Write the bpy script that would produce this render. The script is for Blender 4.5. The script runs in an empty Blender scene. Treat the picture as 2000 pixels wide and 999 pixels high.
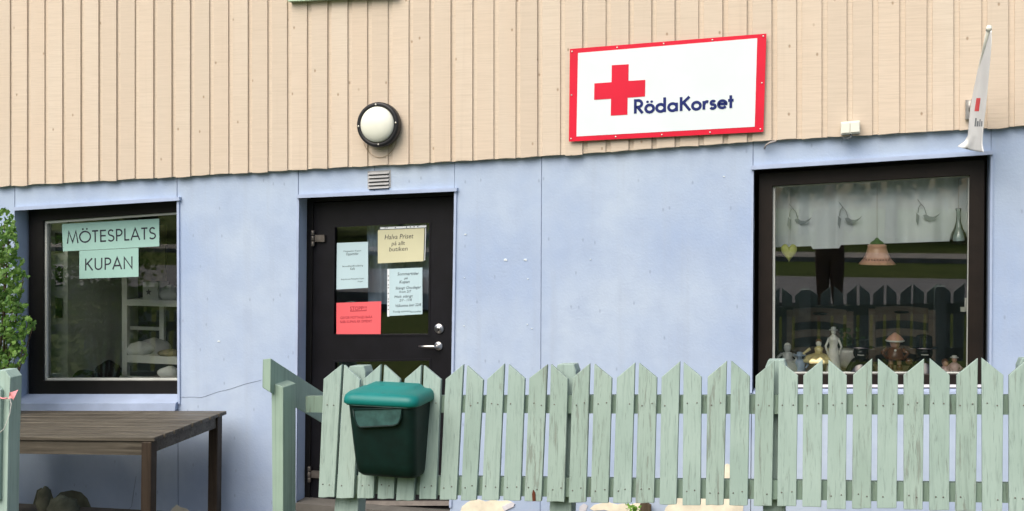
import bpy, math, random
from mathutils import Vector
random.seed(7)
R = math.radians
sc = bpy.context.scene
col = sc.collection

# ------------------------------------------------------------------ camera, sky, sun, exposure
F = 2190.0; TH = math.atan(640.0 / F); D = 7.0; H = 2.02; YE = 400.0
SN, CS = math.sin(TH), math.cos(TH)
cam = bpy.data.cameras.new('camera'); camo = bpy.data.objects.new('camera', cam); col.objects.link(camo)
camo.location = (0, -D, H); camo.rotation_euler = (R(90), 0, TH)
cam.sensor_width = 36; cam.lens = F / 2000 * 36
cam.shift_x = 0; cam.shift_y = (YE - 499.5) / 2000.0
cam.clip_start = 0.05; cam.clip_end = 600
sc.camera = camo

SUN_EL, SUN_AZ = 49.0, 18.0         # azimuth: degrees to the left of the wall normal
w = bpy.data.worlds.new('World'); sc.world = w; w.use_nodes = True
wn = w.node_tree.nodes; wl = w.node_tree.links
bg = wn['Background']; sky = wn.new('ShaderNodeTexSky'); sky.sky_type = 'NISHITA'; sky.sun_disc = False
sky.sun_elevation = R(SUN_EL); sky.sun_rotation = R(180 + SUN_AZ)
sky.air_density = 1.0; sky.dust_density = 5.0; sky.ozone_density = 0.6
wl.new(sky.outputs[0], bg.inputs[0]); bg.inputs[1].default_value = 0.09
sl = bpy.data.lights.new('sun', 'SUN'); sl.energy = 1.35; sl.angle = R(60); sl.color = (1, .95, .88)
so = bpy.data.objects.new('sun', sl); col.objects.link(so)
sd = Vector((-math.sin(R(SUN_AZ)) * math.cos(R(SUN_EL)), -math.cos(R(SUN_AZ)) * math.cos(R(SUN_EL)), math.sin(R(SUN_EL))))
so.rotation_euler = sd.to_track_quat('Z', 'Y').to_euler()
sc.view_settings.view_transform = 'Standard'; sc.view_settings.look = 'None'
sc.view_settings.exposure = 1.04; sc.view_settings.gamma = 1
sc.render.engine = 'CYCLES'
sc.cycles.use_denoising = True
sc.cycles.max_bounces = 8; sc.cycles.transparent_max_bounces = 12

# ------------------------------------------------------------------ helpers
def P(px, py, Y):
    """point of the plane y=Y that the photograph shows at (px,py)"""
    xc = (px - 1000) / F; t = (Y + D) / (CS + xc * SN)
    return Vector((t * (-SN + xc * CS), Y, H - t * (py - YE) / F))
FY, FZ, FA = -2.08, 1.37, math.tan(R(4.0))
def PF(px, py, dy=0.0):
    """point of the fence plane, which leans back a little"""
    xc = (px - 1000) / F; dyv = CS + xc * SN; dz = -(py - YE) / F
    t = (FY + dy + (H - FZ) * FA + D) / (dyv - dz * FA)
    return Vector((t * (-SN + xc * CS), -D + t * dyv, H + t * dz))

OFF = {}
def empty(name, loc, label=None, cat=None, group=None):
    o = bpy.data.objects.new(name, None); col.objects.link(o); o.location = loc
    o.empty_display_size = .1
    OFF[o.name] = Vector(loc)
    if label: o['label'] = label
    if cat: o['category'] = cat
    if group: o['group'] = group
    return o

class MB:
    def __init__(s): s.v = []; s.f = []; s.sm = []
    def add(s, vs, fs, smooth=False):
        b = len(s.v); s.v += [Vector(x) for x in vs]
        for f in fs: s.f.append([b + i for i in f]); s.sm.append(smooth)
        return s
    def box(s, a, b):
        x0, y0, z0 = a; x1, y1, z1 = b
        return s.add([(x0,y0,z0),(x1,y0,z0),(x1,y1,z0),(x0,y1,z0),(x0,y0,z1),(x1,y0,z1),(x1,y1,z1),(x0,y1,z1)],
                     [(3,2,1,0),(4,5,6,7),(0,1,5,4),(1,2,6,5),(2,3,7,6),(3,0,4,7)])
    def prism(s, pts, off):
        n = len(pts); off = Vector(off); pts = [Vector(p) for p in pts]
        return s.add(pts + [p + off for p in pts], [list(range(n)), list(range(2*n-1, n-1, -1))] +
                     [[(i+1) % n, i, n+i, n+(i+1) % n] for i in range(n)])
    def quadring(s, outer, inner, off):
        """frame: 4 outer and 4 inner corners, extruded by off"""
        off = Vector(off); o = [Vector(p) for p in outer]; i = [Vector(p) for p in inner]
        vs = o + i + [p + off for p in o] + [p + off for p in i]; fs = []
        for k in range(4):
            n = (k + 1) % 4
            fs += [(k, n, 4+n, 4+k), (8+n, 8+k, 12+k, 12+n), (n, k, 8+k, 8+n), (4+k, 4+n, 12+n, 12+k)]
        return s.add(vs, fs)
    def lathe(s, prof, c=(0,0,0), n=20, axis='z', sq=(1,1), wob=None):
        c = Vector(c); vs = []; fs = []
        for j, (r, h) in enumerate(prof):
            for i in range(n):
                a = 2*math.pi*i/n; rr = r*(1 + (wob(a, j) if wob else 0))
                x, y = rr*math.cos(a)*sq[0], rr*math.sin(a)*sq[1]
                vs.append(c + (Vector((x, y, h)) if axis == 'z' else Vector((x, -h, y))))
        m = len(prof)
        for j in range(m-1):
            for i in range(n): fs.append((j*n+i, j*n+(i+1) % n, (j+1)*n+(i+1) % n, (j+1)*n+i))
        fs.append(list(range(n-1, -1, -1))); fs.append([(m-1)*n+i for i in range(n)])
        return s.add(vs, fs, True)
    def ball(s, c, r, n=14, m=8):
        if not hasattr(r, '__len__'): r = (r, r, r)
        c = Vector(c); vs = []; fs = []
        for j in range(m+1):
            b = -math.pi/2 + math.pi*j/m
            for i in range(n):
                a = 2*math.pi*i/n
                vs.append(c + Vector((r[0]*math.cos(b)*math.cos(a), r[1]*math.cos(b)*math.sin(a), r[2]*math.sin(b))))
        for j in range(m):
            for i in range(n): fs.append((j*n+i, j*n+(i+1) % n, (j+1)*n+(i+1) % n, (j+1)*n+i))
        return s.add(vs, fs, True)
    def tube(s, pts, r, n=8, smooth=True):
        pts = [Vector(p) for p in pts]; vs = []; fs = []; m = len(pts)
        rs = r if hasattr(r, '__len__') else [r]*m
        for j, p in enumerate(pts):
            t = (pts[min(j+1, m-1)] - pts[max(j-1, 0)]).normalized()
            u = t.cross(Vector((0, 1, 0.03)))
            if u.length < .1: u = t.cross(Vector((1, 0, 0)))
            u.normalize(); q = t.cross(u)
            for i in range(n):
                a = 2*math.pi*i/n; vs.append(p + (u*math.cos(a) + q*math.sin(a))*rs[j])
        for j in range(m-1):
            for i in range(n): fs.append((j*n+i, j*n+(i+1) % n, (j+1)*n+(i+1) % n, (j+1)*n+i))
        fs.append(list(range(n-1, -1, -1))); fs.append([(m-1)*n+i for i in range(n)])
        return s.add(vs, fs, smooth)
    def grid(s, fn, nu, nv, smooth=True):
        vs = [fn(i/nu, j/nv) for j in range(nv+1) for i in range(nu+1)]
        fs = [(j*(nu+1)+i, j*(nu+1)+i+1, (j+1)*(nu+1)+i+1, (j+1)*(nu+1)+i) for j in range(nv) for i in range(nu)]
        return s.add(vs, fs, smooth)
    def rings(s, rings, smooth=True, cap=True):
        n = len(rings[0]); vs = [p for r in rings for p in r]; fs = []
        for j in range(len(rings)-1):
            for i in range(n): fs.append((j*n+i, j*n+(i+1) % n, (j+1)*n+(i+1) % n, (j+1)*n+i))
        if cap: fs += [list(range(n-1, -1, -1)), [(len(rings)-1)*n+i for i in range(n)]]
        return s.add(vs, fs, smooth)
    def build(s, name, mat, parent=None, label=None, cat=None, group=None, kind=None, bevel=0, loc=None):
        off = OFF[parent.name] if parent else (Vector(loc) if loc else (Vector((
            (min(v.x for v in s.v)+max(v.x for v in s.v))/2, (min(v.y for v in s.v)+max(v.y for v in s.v))/2, min(v.z for v in s.v)))))
        me = bpy.data.meshes.new(name)
        me.from_pydata([v - off for v in s.v], [], s.f); me.update()
        me.polygons.foreach_set('use_smooth', s.sm)
        o = bpy.data.objects.new(name, me); col.objects.link(o)
        import bmesh
        bm = bmesh.new(); bm.from_mesh(me); bmesh.ops.recalc_face_normals(bm, faces=bm.faces); bm.to_mesh(me); bm.free()
        if mat: me.materials.append(mat)
        OFF[o.name] = off
        if parent: o.parent = parent
        else: o.location = off
        if label: o['label'] = label
        if cat: o['category'] = cat
        if group: o['group'] = group
        if kind: o['kind'] = kind
        if bevel:
            b = o.modifiers.new('bevel', 'BEVEL'); b.width = bevel; b.segments = 2; b.limit_method = 'ANGLE'; b.angle_limit = R(40)
        return o

# ------------------------------------------------------------------ materials
MATS = {}
class NT:
    def __init__(s, name):
        m = bpy.data.materials.new(name); m.use_nodes = True; s.m = m; s.n = m.node_tree.nodes; s.l = m.node_tree.links
        s.b = s.n['Principled BSDF']; MATS[name] = m; s.tc = s.n.new('ShaderNodeTexCoord')
    def mp(s, sx=1, sy=1, sz=1, src='Object', rand=True):
        v = s.n.new('ShaderNodeVectorMath'); v.operation = 'MULTIPLY'; v.inputs[1].default_value = (sx, sy, sz)
        s.l.new(s.tc.outputs[src], v.inputs[0])
        if not rand: return v.outputs[0]
        oi = s.n.new('ShaderNodeObjectInfo'); k = s.n.new('ShaderNodeMath'); k.operation = 'MULTIPLY'; k.inputs[1].default_value = 37.0
        s.l.new(oi.outputs['Random'], k.inputs[0]); a = s.n.new('ShaderNodeVectorMath'); a.operation = 'ADD'
        s.l.new(v.outputs[0], a.inputs[0]); s.l.new(k.outputs[0], a.inputs[1]); return a.outputs[0]
    def noise(s, vec, scale, detail=4, rough=.55, dist=0):
        t = s.n.new('ShaderNodeTexNoise'); t.inputs['Scale'].default_value = scale; t.inputs['Detail'].default_value = detail
        t.inputs['Roughness'].default_value = rough; t.inputs['Distortion'].default_value = dist
        s.l.new(vec, t.inputs['Vector']); return t.outputs['Fac']
    def voro(s, vec, scale, flat=False):
        t = s.n.new('ShaderNodeTexVoronoi')
        if flat:
            t.voronoi_dimensions = '2D'; a = s.n.new('ShaderNodeSeparateXYZ'); b = s.n.new('ShaderNodeCombineXYZ'); s.l.new(vec, a.inputs[0])
            s.l.new(a.outputs[0], b.inputs[0]); s.l.new(a.outputs[2], b.inputs[1]); vec = b.outputs[0]; t.inputs['Scale'].default_value = scale; s.l.new(vec, t.inputs['Vector'])
        return t.outputs['Distance'], t.outputs['Color']
    def ramp(s, fac, stops):
        t = s.n.new('ShaderNodeValToRGB'); e = t.color_ramp.elements
        while len(e) < len(stops): e.new(.5)
        for k, (p, c) in enumerate(stops):
            e[k].position = p; e[k].color = (c, c, c, 1) if not hasattr(c, '__len__') else (*c, 1)
        s.l.new(fac, t.inputs[0]); return t.outputs[0]
    def mix(s, fac, a, b, mode='MIX'):
        t = s.n.new('ShaderNodeMix'); t.data_type = 'RGBA'; t.blend_type = mode
        for sk, v in ((t.inputs[0], fac), (t.inputs[6], a), (t.inputs[7], b)):
            if hasattr(v, 'node'): s.l.new(v, sk)
            elif hasattr(v, '__len__'): sk.default_value = (*v, 1)
            else: sk.default_value = v
        return t.outputs[2]
    def math(s, op, a, b=None):
        t = s.n.new('ShaderNodeMath'); t.operation = op
        for k, v in enumerate((a, b)):
            if v is None: continue
            if hasattr(v, 'node'): s.l.new(v, t.inputs[k])
            else: t.inputs[k].default_value = v
        return t.outputs[0]
    def rnd(s):
        return s.n.new('ShaderNodeObjectInfo').outputs['Random']
    def out(s, c, rough=.6, bump=None, bs=.3, bd=.01, spec=.3, metal=0):
        if hasattr(c, 'node'): s.l.new(c, s.b.inputs['Base Color'])
        else: s.b.inputs['Base Color'].default_value = (*c, 1)
        if hasattr(rough, 'node'): s.l.new(rough, s.b.inputs['Roughness'])
        else: s.b.inputs['Roughness'].default_value = rough
        s.b.inputs['Specular IOR Level'].default_value = spec; s.b.inputs['Metallic'].default_value = metal
        if bump is not None:
            t = s.n.new('ShaderNodeBump'); t.inputs['Strength'].default_value = bs; t.inputs['Distance'].default_value = bd
            s.l.new(bump, t.inputs['Height']); s.l.new(t.outputs[0], s.b.inputs['Normal'])
        return s.m

def simple(name, c, rough=.6, var=.12, scale=9, spec=.3, bs=.15, metal=0, stretch=(1,1,1)):
    t = NT(name); n = t.noise(t.mp(*stretch), scale, 5)
    lo = tuple(x*(1-var) for x in c); hi = tuple(min(1, x*(1+var)) for x in c)
    return t.out(t.mix(t.ramp(n, [(.3, 0.), (.7, 1.)]), lo, hi), rough, n, bs, .004, spec, metal)

def mk_siding():
    t = NT('siding_paint'); base = (.67, .54, .385)
    v = t.mp(2.2, 1, 70); saw = t.noise(v, 2.0, 5, .65)
    big = t.noise(t.mp(1.3, 1, .5), 1.6, 3)
    c = t.mix(t.ramp(big, [(.3, 0.), (.7, 1.)]), (.625, .55, .455), (.61, .51, .405))
    c = t.mix(t.math('MULTIPLY', t.rnd(), .6), c, (.53, .455, .37))
    c = t.mix(t.ramp(saw, [(.42, 0.), (.74, .5)]), c, (.45, .385, .30))
    d, k = t.voro(t.mp(6.5, .01, 4.4), 1.0, True)                       # sparse knots and nail marks
    pick = t.ramp(k, [(.68, 0.), (.70, 1.)])
    knot = t.math('MULTIPLY', t.ramp(d, [(.022, 1.), (.06, 0.)]), pick)
    c = t.mix(t.math('MULTIPLY', knot, .7), c, (.26, .18, .11))
    st = t.noise(t.mp(26, 1, .7), 1.0, 4, .6)
    c = t.mix(t.ramp(st, [(.58, 0.), (.85, .28)]), c, (.43, .36, .28))
    return t.out(c, .75, t.math('ADD', saw, t.math('MULTIPLY', knot, -1.0)), .34, .004, .2)
def mk_plaster():
    t = NT('blue_plaster'); v = t.mp(1, 1, 1, rand=False)
    big = t.noise(v, .9, 5, .6); med = t.noise(v, 5.0, 6, .65); fine = t.noise(v, 60, 4, .6)
    c = t.mix(t.ramp(big, [(.36, 0.), (.64, 1.)]), (.33, .425, .60), (.445, .535, .65))
    c = t.mix(t.ramp(med, [(.46, 0.), (.70, .5)]), c, (.325, .405, .55))
    run = t.noise(t.mp(9, 1, .35, rand=False), 1.3, 5, .6)
    c = t.mix(t.ramp(run, [(.54, 0.), (.8, .4)]), c, (.345, .405, .50))
    d, k = t.voro(t.mp(10, 9, 5.0, rand=False), 1.0, True)
    pk = t.ramp(k, [(.66, 0.), (.70, 1.)])
    c = t.mix(t.math('MULTIPLY', t.math('MULTIPLY', t.ramp(d, [(.03, 1.), (.08, 0.)]), pk), .55), c, (.24, .29, .40))
    return t.out(c, .8, t.math('ADD', t.math('MULTIPLY', med, .6), t.math('MULTIPLY', fine, .5)), .38, .008, .2)
def mk_green(name, base, pale, bare, amount):
    t = NT(name); g = t.noise(t.mp(60, 60, 1.6), 1.0, 5, .6, .4); b = t.noise(t.mp(1, 1, 1), 3.2, 4)
    ring = t.noise(t.mp(9, 9, .9), 1.2, 3, .5, 1.5)
    c = t.mix(t.ramp(b, [(.32, 0.), (.68, 1.)]), base, pale)
    c = t.mix(t.math('MULTIPLY', t.rnd(), .4), c, pale)
    ck = t.noise(t.mp(150, 150, 1.1), 1.0, 4, .6, .3)
    c = t.mix(t.ramp(ck, [(.58, 0.), (.70, .5)]), c, tuple(x*.42 for x in base))
    c = t.mix(t.ramp(g, [(.52, 0.), (.74, .5)]), c, tuple(x*.6 for x in base))
    pe = t.noise(t.mp(42, 42, 1.6), 1.3, 6, .7, .3)
    c = t.mix(t.ramp(pe, [(amount, 0.), (amount+.08, .7)]), c, bare)
    h = t.math('ADD', t.math('MULTIPLY', g, -.8), t.math('MULTIPLY', t.ramp(pe, [(amount, 1.), (amount+.06, 0.)]), .5))
    return t.out(c, .62, h, .45, .004, .3)
def mk_wood(name, a, b, rough=.6, sx=3, sy=40, sz=40, spec=.3):
    t = NT(name); g = t.noise(t.mp(sx, sy, sz), 1.0, 5, .62, .6); o = t.noise(t.mp(1, 1, 1), 4, 4)
    c = t.mix(t.ramp(g, [(.3, 0.), (.72, 1.)]), a, b)
    c = t.mix(t.ramp(o, [(.45, 0.), (.8, .5)]), c, tuple(x*.55 for x in a))
    return t.out(c, t.ramp(o, [(.2, rough-.12), (.8, rough+.15)]), g, .5, .004, spec)
def mk_glass(name, fac, tint=(.985, 1.0, .99)):
    m = bpy.data.materials.new(name); m.use_nodes = True; n = m.node_tree.nodes; l = m.node_tree.links
    n.remove(n['Principled BSDF']); o = n['Material Output']
    tr = n.new('ShaderNodeBsdfTransparent'); tr.inputs[0].default_value = (*tint, 1)
    gl = n.new('ShaderNodeBsdfGlossy'); gl.inputs['Roughness'].default_value = .008
    fr = n.new('ShaderNodeFresnel'); fr.inputs[0].default_value = 1.5
    mu = n.new('ShaderNodeMath'); mu.operation = 'MULTIPLY'; mu.inputs[1].default_value = fac
    mx = n.new('ShaderNodeMixShader'); l.new(fr.outputs[0], mu.inputs[0]); l.new(mu.outputs[0], mx.inputs[0])
    l.new(tr.outputs[0], mx.inputs[1]); l.new(gl.outputs[0], mx.inputs[2]); l.new(mx.outputs[0], o.inputs[0])
    MATS[name] = m; return m
def mk_soil():
    t = NT('soil'); a = t.noise(t.mp(), 6, 6, .7); d, k = t.voro(t.mp(), 34)
    c = t.mix(t.ramp(a, [(.35, 0.), (.65, 1.)]), (.035, .028, .02), (.10, .085, .065))
    c = t.mix(t.ramp(k, [(.6, 0.), (.75, .5)]), c, (.2, .19, .17))
    return t.out(c, .95, t.math('ADD', a, d), .8, .03, .1)
def mk_terrain():
    t = NT('grass_terrain'); a = t.noise(t.mp(), .6, 6, .6); b = t.noise(t.mp(1, 1, 1), 14, 5, .7)
    c = t.mix(t.ramp(a, [(.35, 0.), (.65, 1.)]), (.075, .13, .022), (.14, .18, .04))
    c = t.mix(t.ramp(b, [(.5, 0.), (.8, .6)]), c, (.16, .14, .06))
    return t.out(c, .95, b, 1., .08, .1)
def mk_leaf(name, a, b):
    t = NT(name); n = t.noise(t.mp(), 16, 2); 
    c = t.mix(t.ramp(n, [(.35, 0.), (.65, 1.)]), a, b); m = t.out(c, .45, spec=.35)
    t.b.inputs['Subsurface Weight'].default_value = 0
    tl = t.n.new('ShaderNodeBsdfTranslucent'); t.l.new(c, tl.inputs[0]); mx = t.n.new('ShaderNodeMixShader'); mx.inputs[0].default_value = .3
    o = t.n['Material Output']; t.l.new(t.b.outputs[0], mx.inputs[1]); t.l.new(tl.outputs[0], mx.inputs[2]); t.l.new(mx.outputs[0], o.inputs[0])
    return m
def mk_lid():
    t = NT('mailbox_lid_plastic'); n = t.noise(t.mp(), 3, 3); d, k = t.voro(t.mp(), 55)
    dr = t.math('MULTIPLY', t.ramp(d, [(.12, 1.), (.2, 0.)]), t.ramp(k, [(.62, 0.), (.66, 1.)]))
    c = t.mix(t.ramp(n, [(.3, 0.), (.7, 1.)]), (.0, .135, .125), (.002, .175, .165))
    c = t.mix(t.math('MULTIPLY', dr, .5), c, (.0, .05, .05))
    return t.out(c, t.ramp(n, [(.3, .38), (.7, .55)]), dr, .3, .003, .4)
def mk_fabric(name, c, scale=40, alpha=1.0):
    t = NT(name); n = t.noise(t.mp(), scale, 3); b = t.noise(t.mp(), 4, 3)
    m = t.out(t.mix(t.ramp(b, [(.3, 0.), (.7, 1.)]), tuple(x*.85 for x in c), c), .9, n, .2, .003, .1)
    t.b.inputs['Alpha'].default_value = alpha
    return m

M_SID = mk_siding(); M_PL = mk_plaster()
M_TRIM = simple('blue_trim_paint', (.36, .44, .60), .5, .1, 7)
M_JOINT = simple('joint_filler', (.17, .21, .32), .9, .2, 20)
M_CREAM = simple('bare_cream_plaster', (.78, .73, .58), .9, .16, 12, bs=.5)
M_GREY = simple('chipped_undercoat', (.62, .62, .66), .9, .15, 14, bs=.4)
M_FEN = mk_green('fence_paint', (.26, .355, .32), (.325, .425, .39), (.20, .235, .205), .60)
M_FENW = mk_green('weathered_fence_paint', (.25, .34, .30), (.31, .405, .365), (.175, .20, .175), .545)
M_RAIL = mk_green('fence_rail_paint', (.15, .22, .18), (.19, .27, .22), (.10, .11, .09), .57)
M_POST = mk_green('handrail_paint', (.235, .33, .275), (.30, .41, .345), (.60, .62, .5), .73)
M_DOOR = simple('black_door_paint', (.0055, .0055, .008), .45, .35, 6, spec=.25)
M_FRAME = simple('black_frame_paint', (.005, .0045, .004), .45, .3, 8)
M_BFRAME = simple('dark_brown_frame_paint', (.010, .0065, .0045), .45, .3, 8)
M_SASH = simple('white_sash_paint', (.52, .55, .52), .5, .1, 8)
M_GLASS = mk_glass('window_glass', 2.3); M_GLASS0 = mk_glass('left_window_glass', 1.2); M_GLASS2 = mk_glass('door_glass', 1.9, (.97, .99, 1.0))
M_STEEL = simple('brushed_steel', (.55, .54, .52), .3, .12, 30, metal=1)
M_BRONZE = simple('dark_steel', (.16, .145, .13), .45, .2, 20, metal=.7)
M_BLACKM = simple('black_metal', (.016, .017, .02), .4, .2, 10)
M_OPAL = simple('opal_lamp_glass', (.74, .76, .67), .25, .04, 5, spec=.5, bs=0)
M_SCREW = simple('screw_metal', (.7, .68, .62), .35, .1, 20, metal=.8)
M_WHITE = simple('sign_white', (.66, .735, .76), .35, .02, 4, bs=0)
M_RED = simple('sign_red', (.62, .008, .035), .4, .06, 5, bs=0)
M_NAVY = simple('sign_navy', (.008, .018, .13), .4, .1, 5, bs=0)
M_PLAST = simple('white_plastic', (.70, .71, .64), .4, .06, 9)
M_FLAG = mk_fabric('white_flag_cloth', (.74, .76, .76), 30)
M_PRINT = simple('grey_print', (.2, .22, .24), .8, .1, 9)
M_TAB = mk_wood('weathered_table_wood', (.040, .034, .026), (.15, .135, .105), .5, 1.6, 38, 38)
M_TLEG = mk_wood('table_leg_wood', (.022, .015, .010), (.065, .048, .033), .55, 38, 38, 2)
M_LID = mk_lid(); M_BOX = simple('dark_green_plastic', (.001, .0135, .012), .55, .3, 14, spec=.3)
M_BOXL = simple('green_grey_label_plastic', (.030, .082, .078), .45, .3, 25, spec=.4)
M_SOIL = mk_soil(); M_TER = mk_terrain()
M_ASPH = simple('asphalt', (.24, .24, .24), .9, .2, 3); M_GRAVEL = simple('gravel_path', (.38, .36, .32), .95, .25, 3)
M_LEAF = mk_leaf('bush_leaf', (.045, .13, .02), (.15, .28, .05)); M_LEAFT = mk_leaf('tree_leaf', (.02, .05, .012), (.06, .10, .025))
M_BARK = mk_wood('bark', (.05, .035, .022), (.12, .09, .06), .9, 30, 30, 3)
M_RIB = mk_fabric('pink_ribbon', (.80, .33, .36)); M_STONE = simple('mossy_stone', (.12, .13, .095), .95, .4, 8, bs=.8)
M_PW = simple('paper_white', (.44, .59, .64), .85, .03, 3, bs=.05); M_PY = simple('paper_yellow', (.58, .575, .39), .8, .04, 3, bs=.05)
M_PR = simple('paper_red', (.70, .115, .13), .8, .05, 3, bs=.05); M_PM = simple('paper_mint', (.33, .54, .49), .8, .04, 3, bs=.05)
M_INK = simple('ink', (.03, .03, .045), .8, .1, 3, bs=0); M_INKR = simple('dark_red_ink', (.22, .01, .025), .8, .1, 3, bs=0)
M_PLS = simple('pocket_plastic', (.70, .76, .80), .25, .05, 4)
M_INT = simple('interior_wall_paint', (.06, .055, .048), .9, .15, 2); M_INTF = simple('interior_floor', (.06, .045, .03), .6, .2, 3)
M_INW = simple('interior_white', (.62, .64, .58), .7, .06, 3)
M_CUR = mk_fabric('sheer_curtain', (.86, .93, .97), 60); M_EMB = mk_fabric('embroidery', (.36, .41, .43), 60)
M_TAN = mk_wood('tan_sill_wood', (.36, .26, .15), (.46, .35, .22), .5, 3, 30, 30)
M_CHAIR = mk_wood('chair_wood', (.10, .072, .05), (.17, .13, .095), .5, 3, 30, 30)
M_BLK = simple('black_cloth', (.008, .008, .009), .85, .3, 12); M_GLAZE = simple('black_glaze', (.006, .006, .007), .18, .2, 6, spec=.6)
def cer(n, c): return simple(n, c, .3, .1, 25, spec=.5)
M_CW = cer('white_porcelain', (.78, .78, .72)); M_CG = cer('grey_porcelain', (.46, .48, .47)); M_CB = cer('blue_porcelain', (.33, .42, .55))
M_CY = cer('yellow_porcelain', (.72, .62, .30)); M_CP = cer('pink_porcelain', (.62, .42, .42)); M_CBR = cer('brown_ceramic', (.16, .075, .04))
M_SKIN = cer('doll_skin', (.62, .36, .26)); M_TERRA = cer('pink_terracotta', (.72, .40, .28)); M_GRN = cer('green_glaze', (.10, .20, .06))
M_HEART = cer('yellow_green_glaze', (.52, .55, .16)); M_CLR = mk_glass('bottle_glass', 2.6, (.88, .93, .93))
M_STRING = simple('white_string', (.6, .6, .58), .8, 0.05)
M_SHELF = simple('shelf_white', (.66, .68, .62), .6, .06, 5); M_FLORAL = simple('floral_cloth', (.26, .23, .13), .9, .6, 14)
M_GCLOTH = mk_fabric('grey_cloth', (.34, .34, .33)); M_WCLOTH = mk_fabric('white_cloth', (.66, .68, .64)); M_STAR = simple('star_grey', (.12, .12, .11), .8)
M_PHOTO = simple('dark_photo', (.02, .025, .025), .3, .5, 14); M_GREEN = simple('pale_green_trim', (.42, .56, .42), .6, .08, 6)
M_CRACK = simple('crack_dark', (.16, .19, .25), .9)

# ------------------------------------------------------------------ lettering
def arc(cx, cy, rx, ry, a0, a1, n=12):
    return [(cx + rx*math.cos(R(a0 + (a1-a0)*i/n)), cy + ry*math.sin(R(a0 + (a1-a0)*i/n))) for i in range(n+1)]
DOT = lambda x, y, r=.075: ('dot', x, y, r)
def glyph(c):
    """(advance, strokes) in units of the cap height"""
    if c == 'M': return .98, [[(.05,0),(.2,1),(.49,.1),(.78,1),(.93,0)]]
    if c in 'OÖ':
        s = [arc(.5,.5,.44,.44,90,450,28)]
        return 1.0, s + ([DOT(.34,1.14), DOT(.66,1.14)] if c == 'Ö' else [])
    if c == 'T': return .56, [[(.03,.94),(.53,.94)], [(.28,.9),(.28,0)]]
    if c == 'E': return .60, [[(.56,.94),(.13,.94),(.13,.06),(.56,.06)], [(.17,.5),(.53,.5)]]
    if c == 'S': return .60, [arc(.31,.72,.2,.22,30,270,12) + arc(.30,.26,.24,.22,90,-150,12)[1:]]
    if c == 'P': return .62, [[(.12,0),(.12,.94),(.3,.94)] + arc(.3,.69,.25,.25,90,-90,10)[1:] + [(.16,.44)]]
    if c == 'L': return .50, [[(.12,1),(.12,.06),(.48,.06)]]
    if c in 'AÅÄ': return .80, [[(.05,0),(.4,.96),(.75,0)], [(.2,.31),(.6,.31)]]
    if c == 'K': return .72, [[(.12,0),(.12,1)], [(.64,1),(.17,.5)], [(.28,.58),(.68,0)]]
    if c == 'U': return .74, [[(.11,1),(.11,.34)] + arc(.37,.34,.26,.28,180,360,12) + [(.63,1)]]
    if c == 'N': return .82, [[(.11,0),(.11,.95),(.71,.05),(.71,1)]]
    if c == 'R': return .66, [[(.12,0),(.12,.94),(.3,.94)] + arc(.3,.70,.23,.24,90,-90,10)[1:] + [(.16,.46)], [(.28,.44),(.58,0)]]
    if c in 'oö':
        return .66, [arc(.33,.31,.25,.26,90,450,24)] + ([DOT(.2,.8,.088), DOT(.46,.8,.088)] if c == 'ö' else [])
    if c == 'd': return .72, [arc(.33,.31,.25,.26,25,335,22), [(.585,0),(.585,1.05)]]
    if c == 'a': return .72, [arc(.33,.31,.25,.26,25,335,22), [(.585,0),(.585,.62)]]
    if c == 'r': return .42, [[(.11,0),(.11,.62)], [(.11,.36)] + arc(.30,.34,.17,.23,165,60,6)]
    if c == 's': return .46, [arc(.235,.45,.13,.13,25,250,10) + arc(.225,.185,.155,.145,80,-160,10)]
    if c == 'e': return .66, [[(.10,.33),(.57,.33)] + arc(.33,.31,.25,.26,8,325,22)]
    if c == 't': return .36, [[(.17,0),(.17,.92)], [(.0,.56),(.35,.56)]]
    return .35, []
def stroke(mb, pts, wd, mp, lift, th):
    """flat strip of constant width with mitred joints, th thick"""
    n = len(pts); L = []; Rr = []
    closed = (abs(pts[0][0]-pts[-1][0]) + abs(pts[0][1]-pts[-1][1])) < 1e-6
    for i in range(n):
        a = Vector(pts[i-1 if i > 0 else (n-2 if closed else 0)]); b = Vector(pts[i]); c = Vector(pts[i+1 if i < n-1 else (1 if closed else n-1)])
        d1 = (b-a).normalized() if (b-a).length > 1e-9 else (c-b).normalized()
        d2 = (c-b).normalized() if (c-b).length > 1e-9 else d1
        n1 = Vector((-d1.y, d1.x)); n2 = Vector((-d2.y, d2.x)); m = n1 + n2
        m = m.normalized() if m.length > .2 else n1
        k = wd/2/max(.45, m.dot(n1)); L.append(b + m*k); Rr.append(b - m*k)
    for i in range(n-1):
        q = [mp(*p, lift) for p in (L[i], Rr[i], Rr[i+1], L[i+1])]
        mb.add(q, [(0,1,2,3)])
def letters(text, mp, x0, y0, height, wd, sx=1.0, track=.06):
    """mp(u,v,lift) -> 3-D"""
    mb = MB(); x = x0; k = 0
    for ch in text:
        adv, ss = glyph(ch)
        for s in ss:
            k += 1; lf = .0006 + .00025*(k % 4)
            if s[0] == 'dot':
                pts = [mp(x + (s[1] + s[3]*math.cos(2*math.pi*i/12))*height*sx, y0 + (s[2] + s[3]*math.sin(2*math.pi*i/12))*height, lf) for i in range(12)]
                mb.add(pts, [list(range(12))])
            else:
                stroke(mb, [(x + p[0]*height*sx, y0 + p[1]*height) for p in s], wd*height, mp, lf, 0)
        x += (adv + track)*height*sx
    return mb, x
def bil(tl, tr, br, bl, nrm=(0,-1,0)):
    nrm = Vector(nrm)
    def f(u, v, lift=0):       # u 0..1 rightwards, v 0..1 upwards
        return (bl*(1-u) + br*u)*(1-v) + (tl*(1-u) + tr*u)*v + nrm*lift
    return f
DG = None
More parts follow.
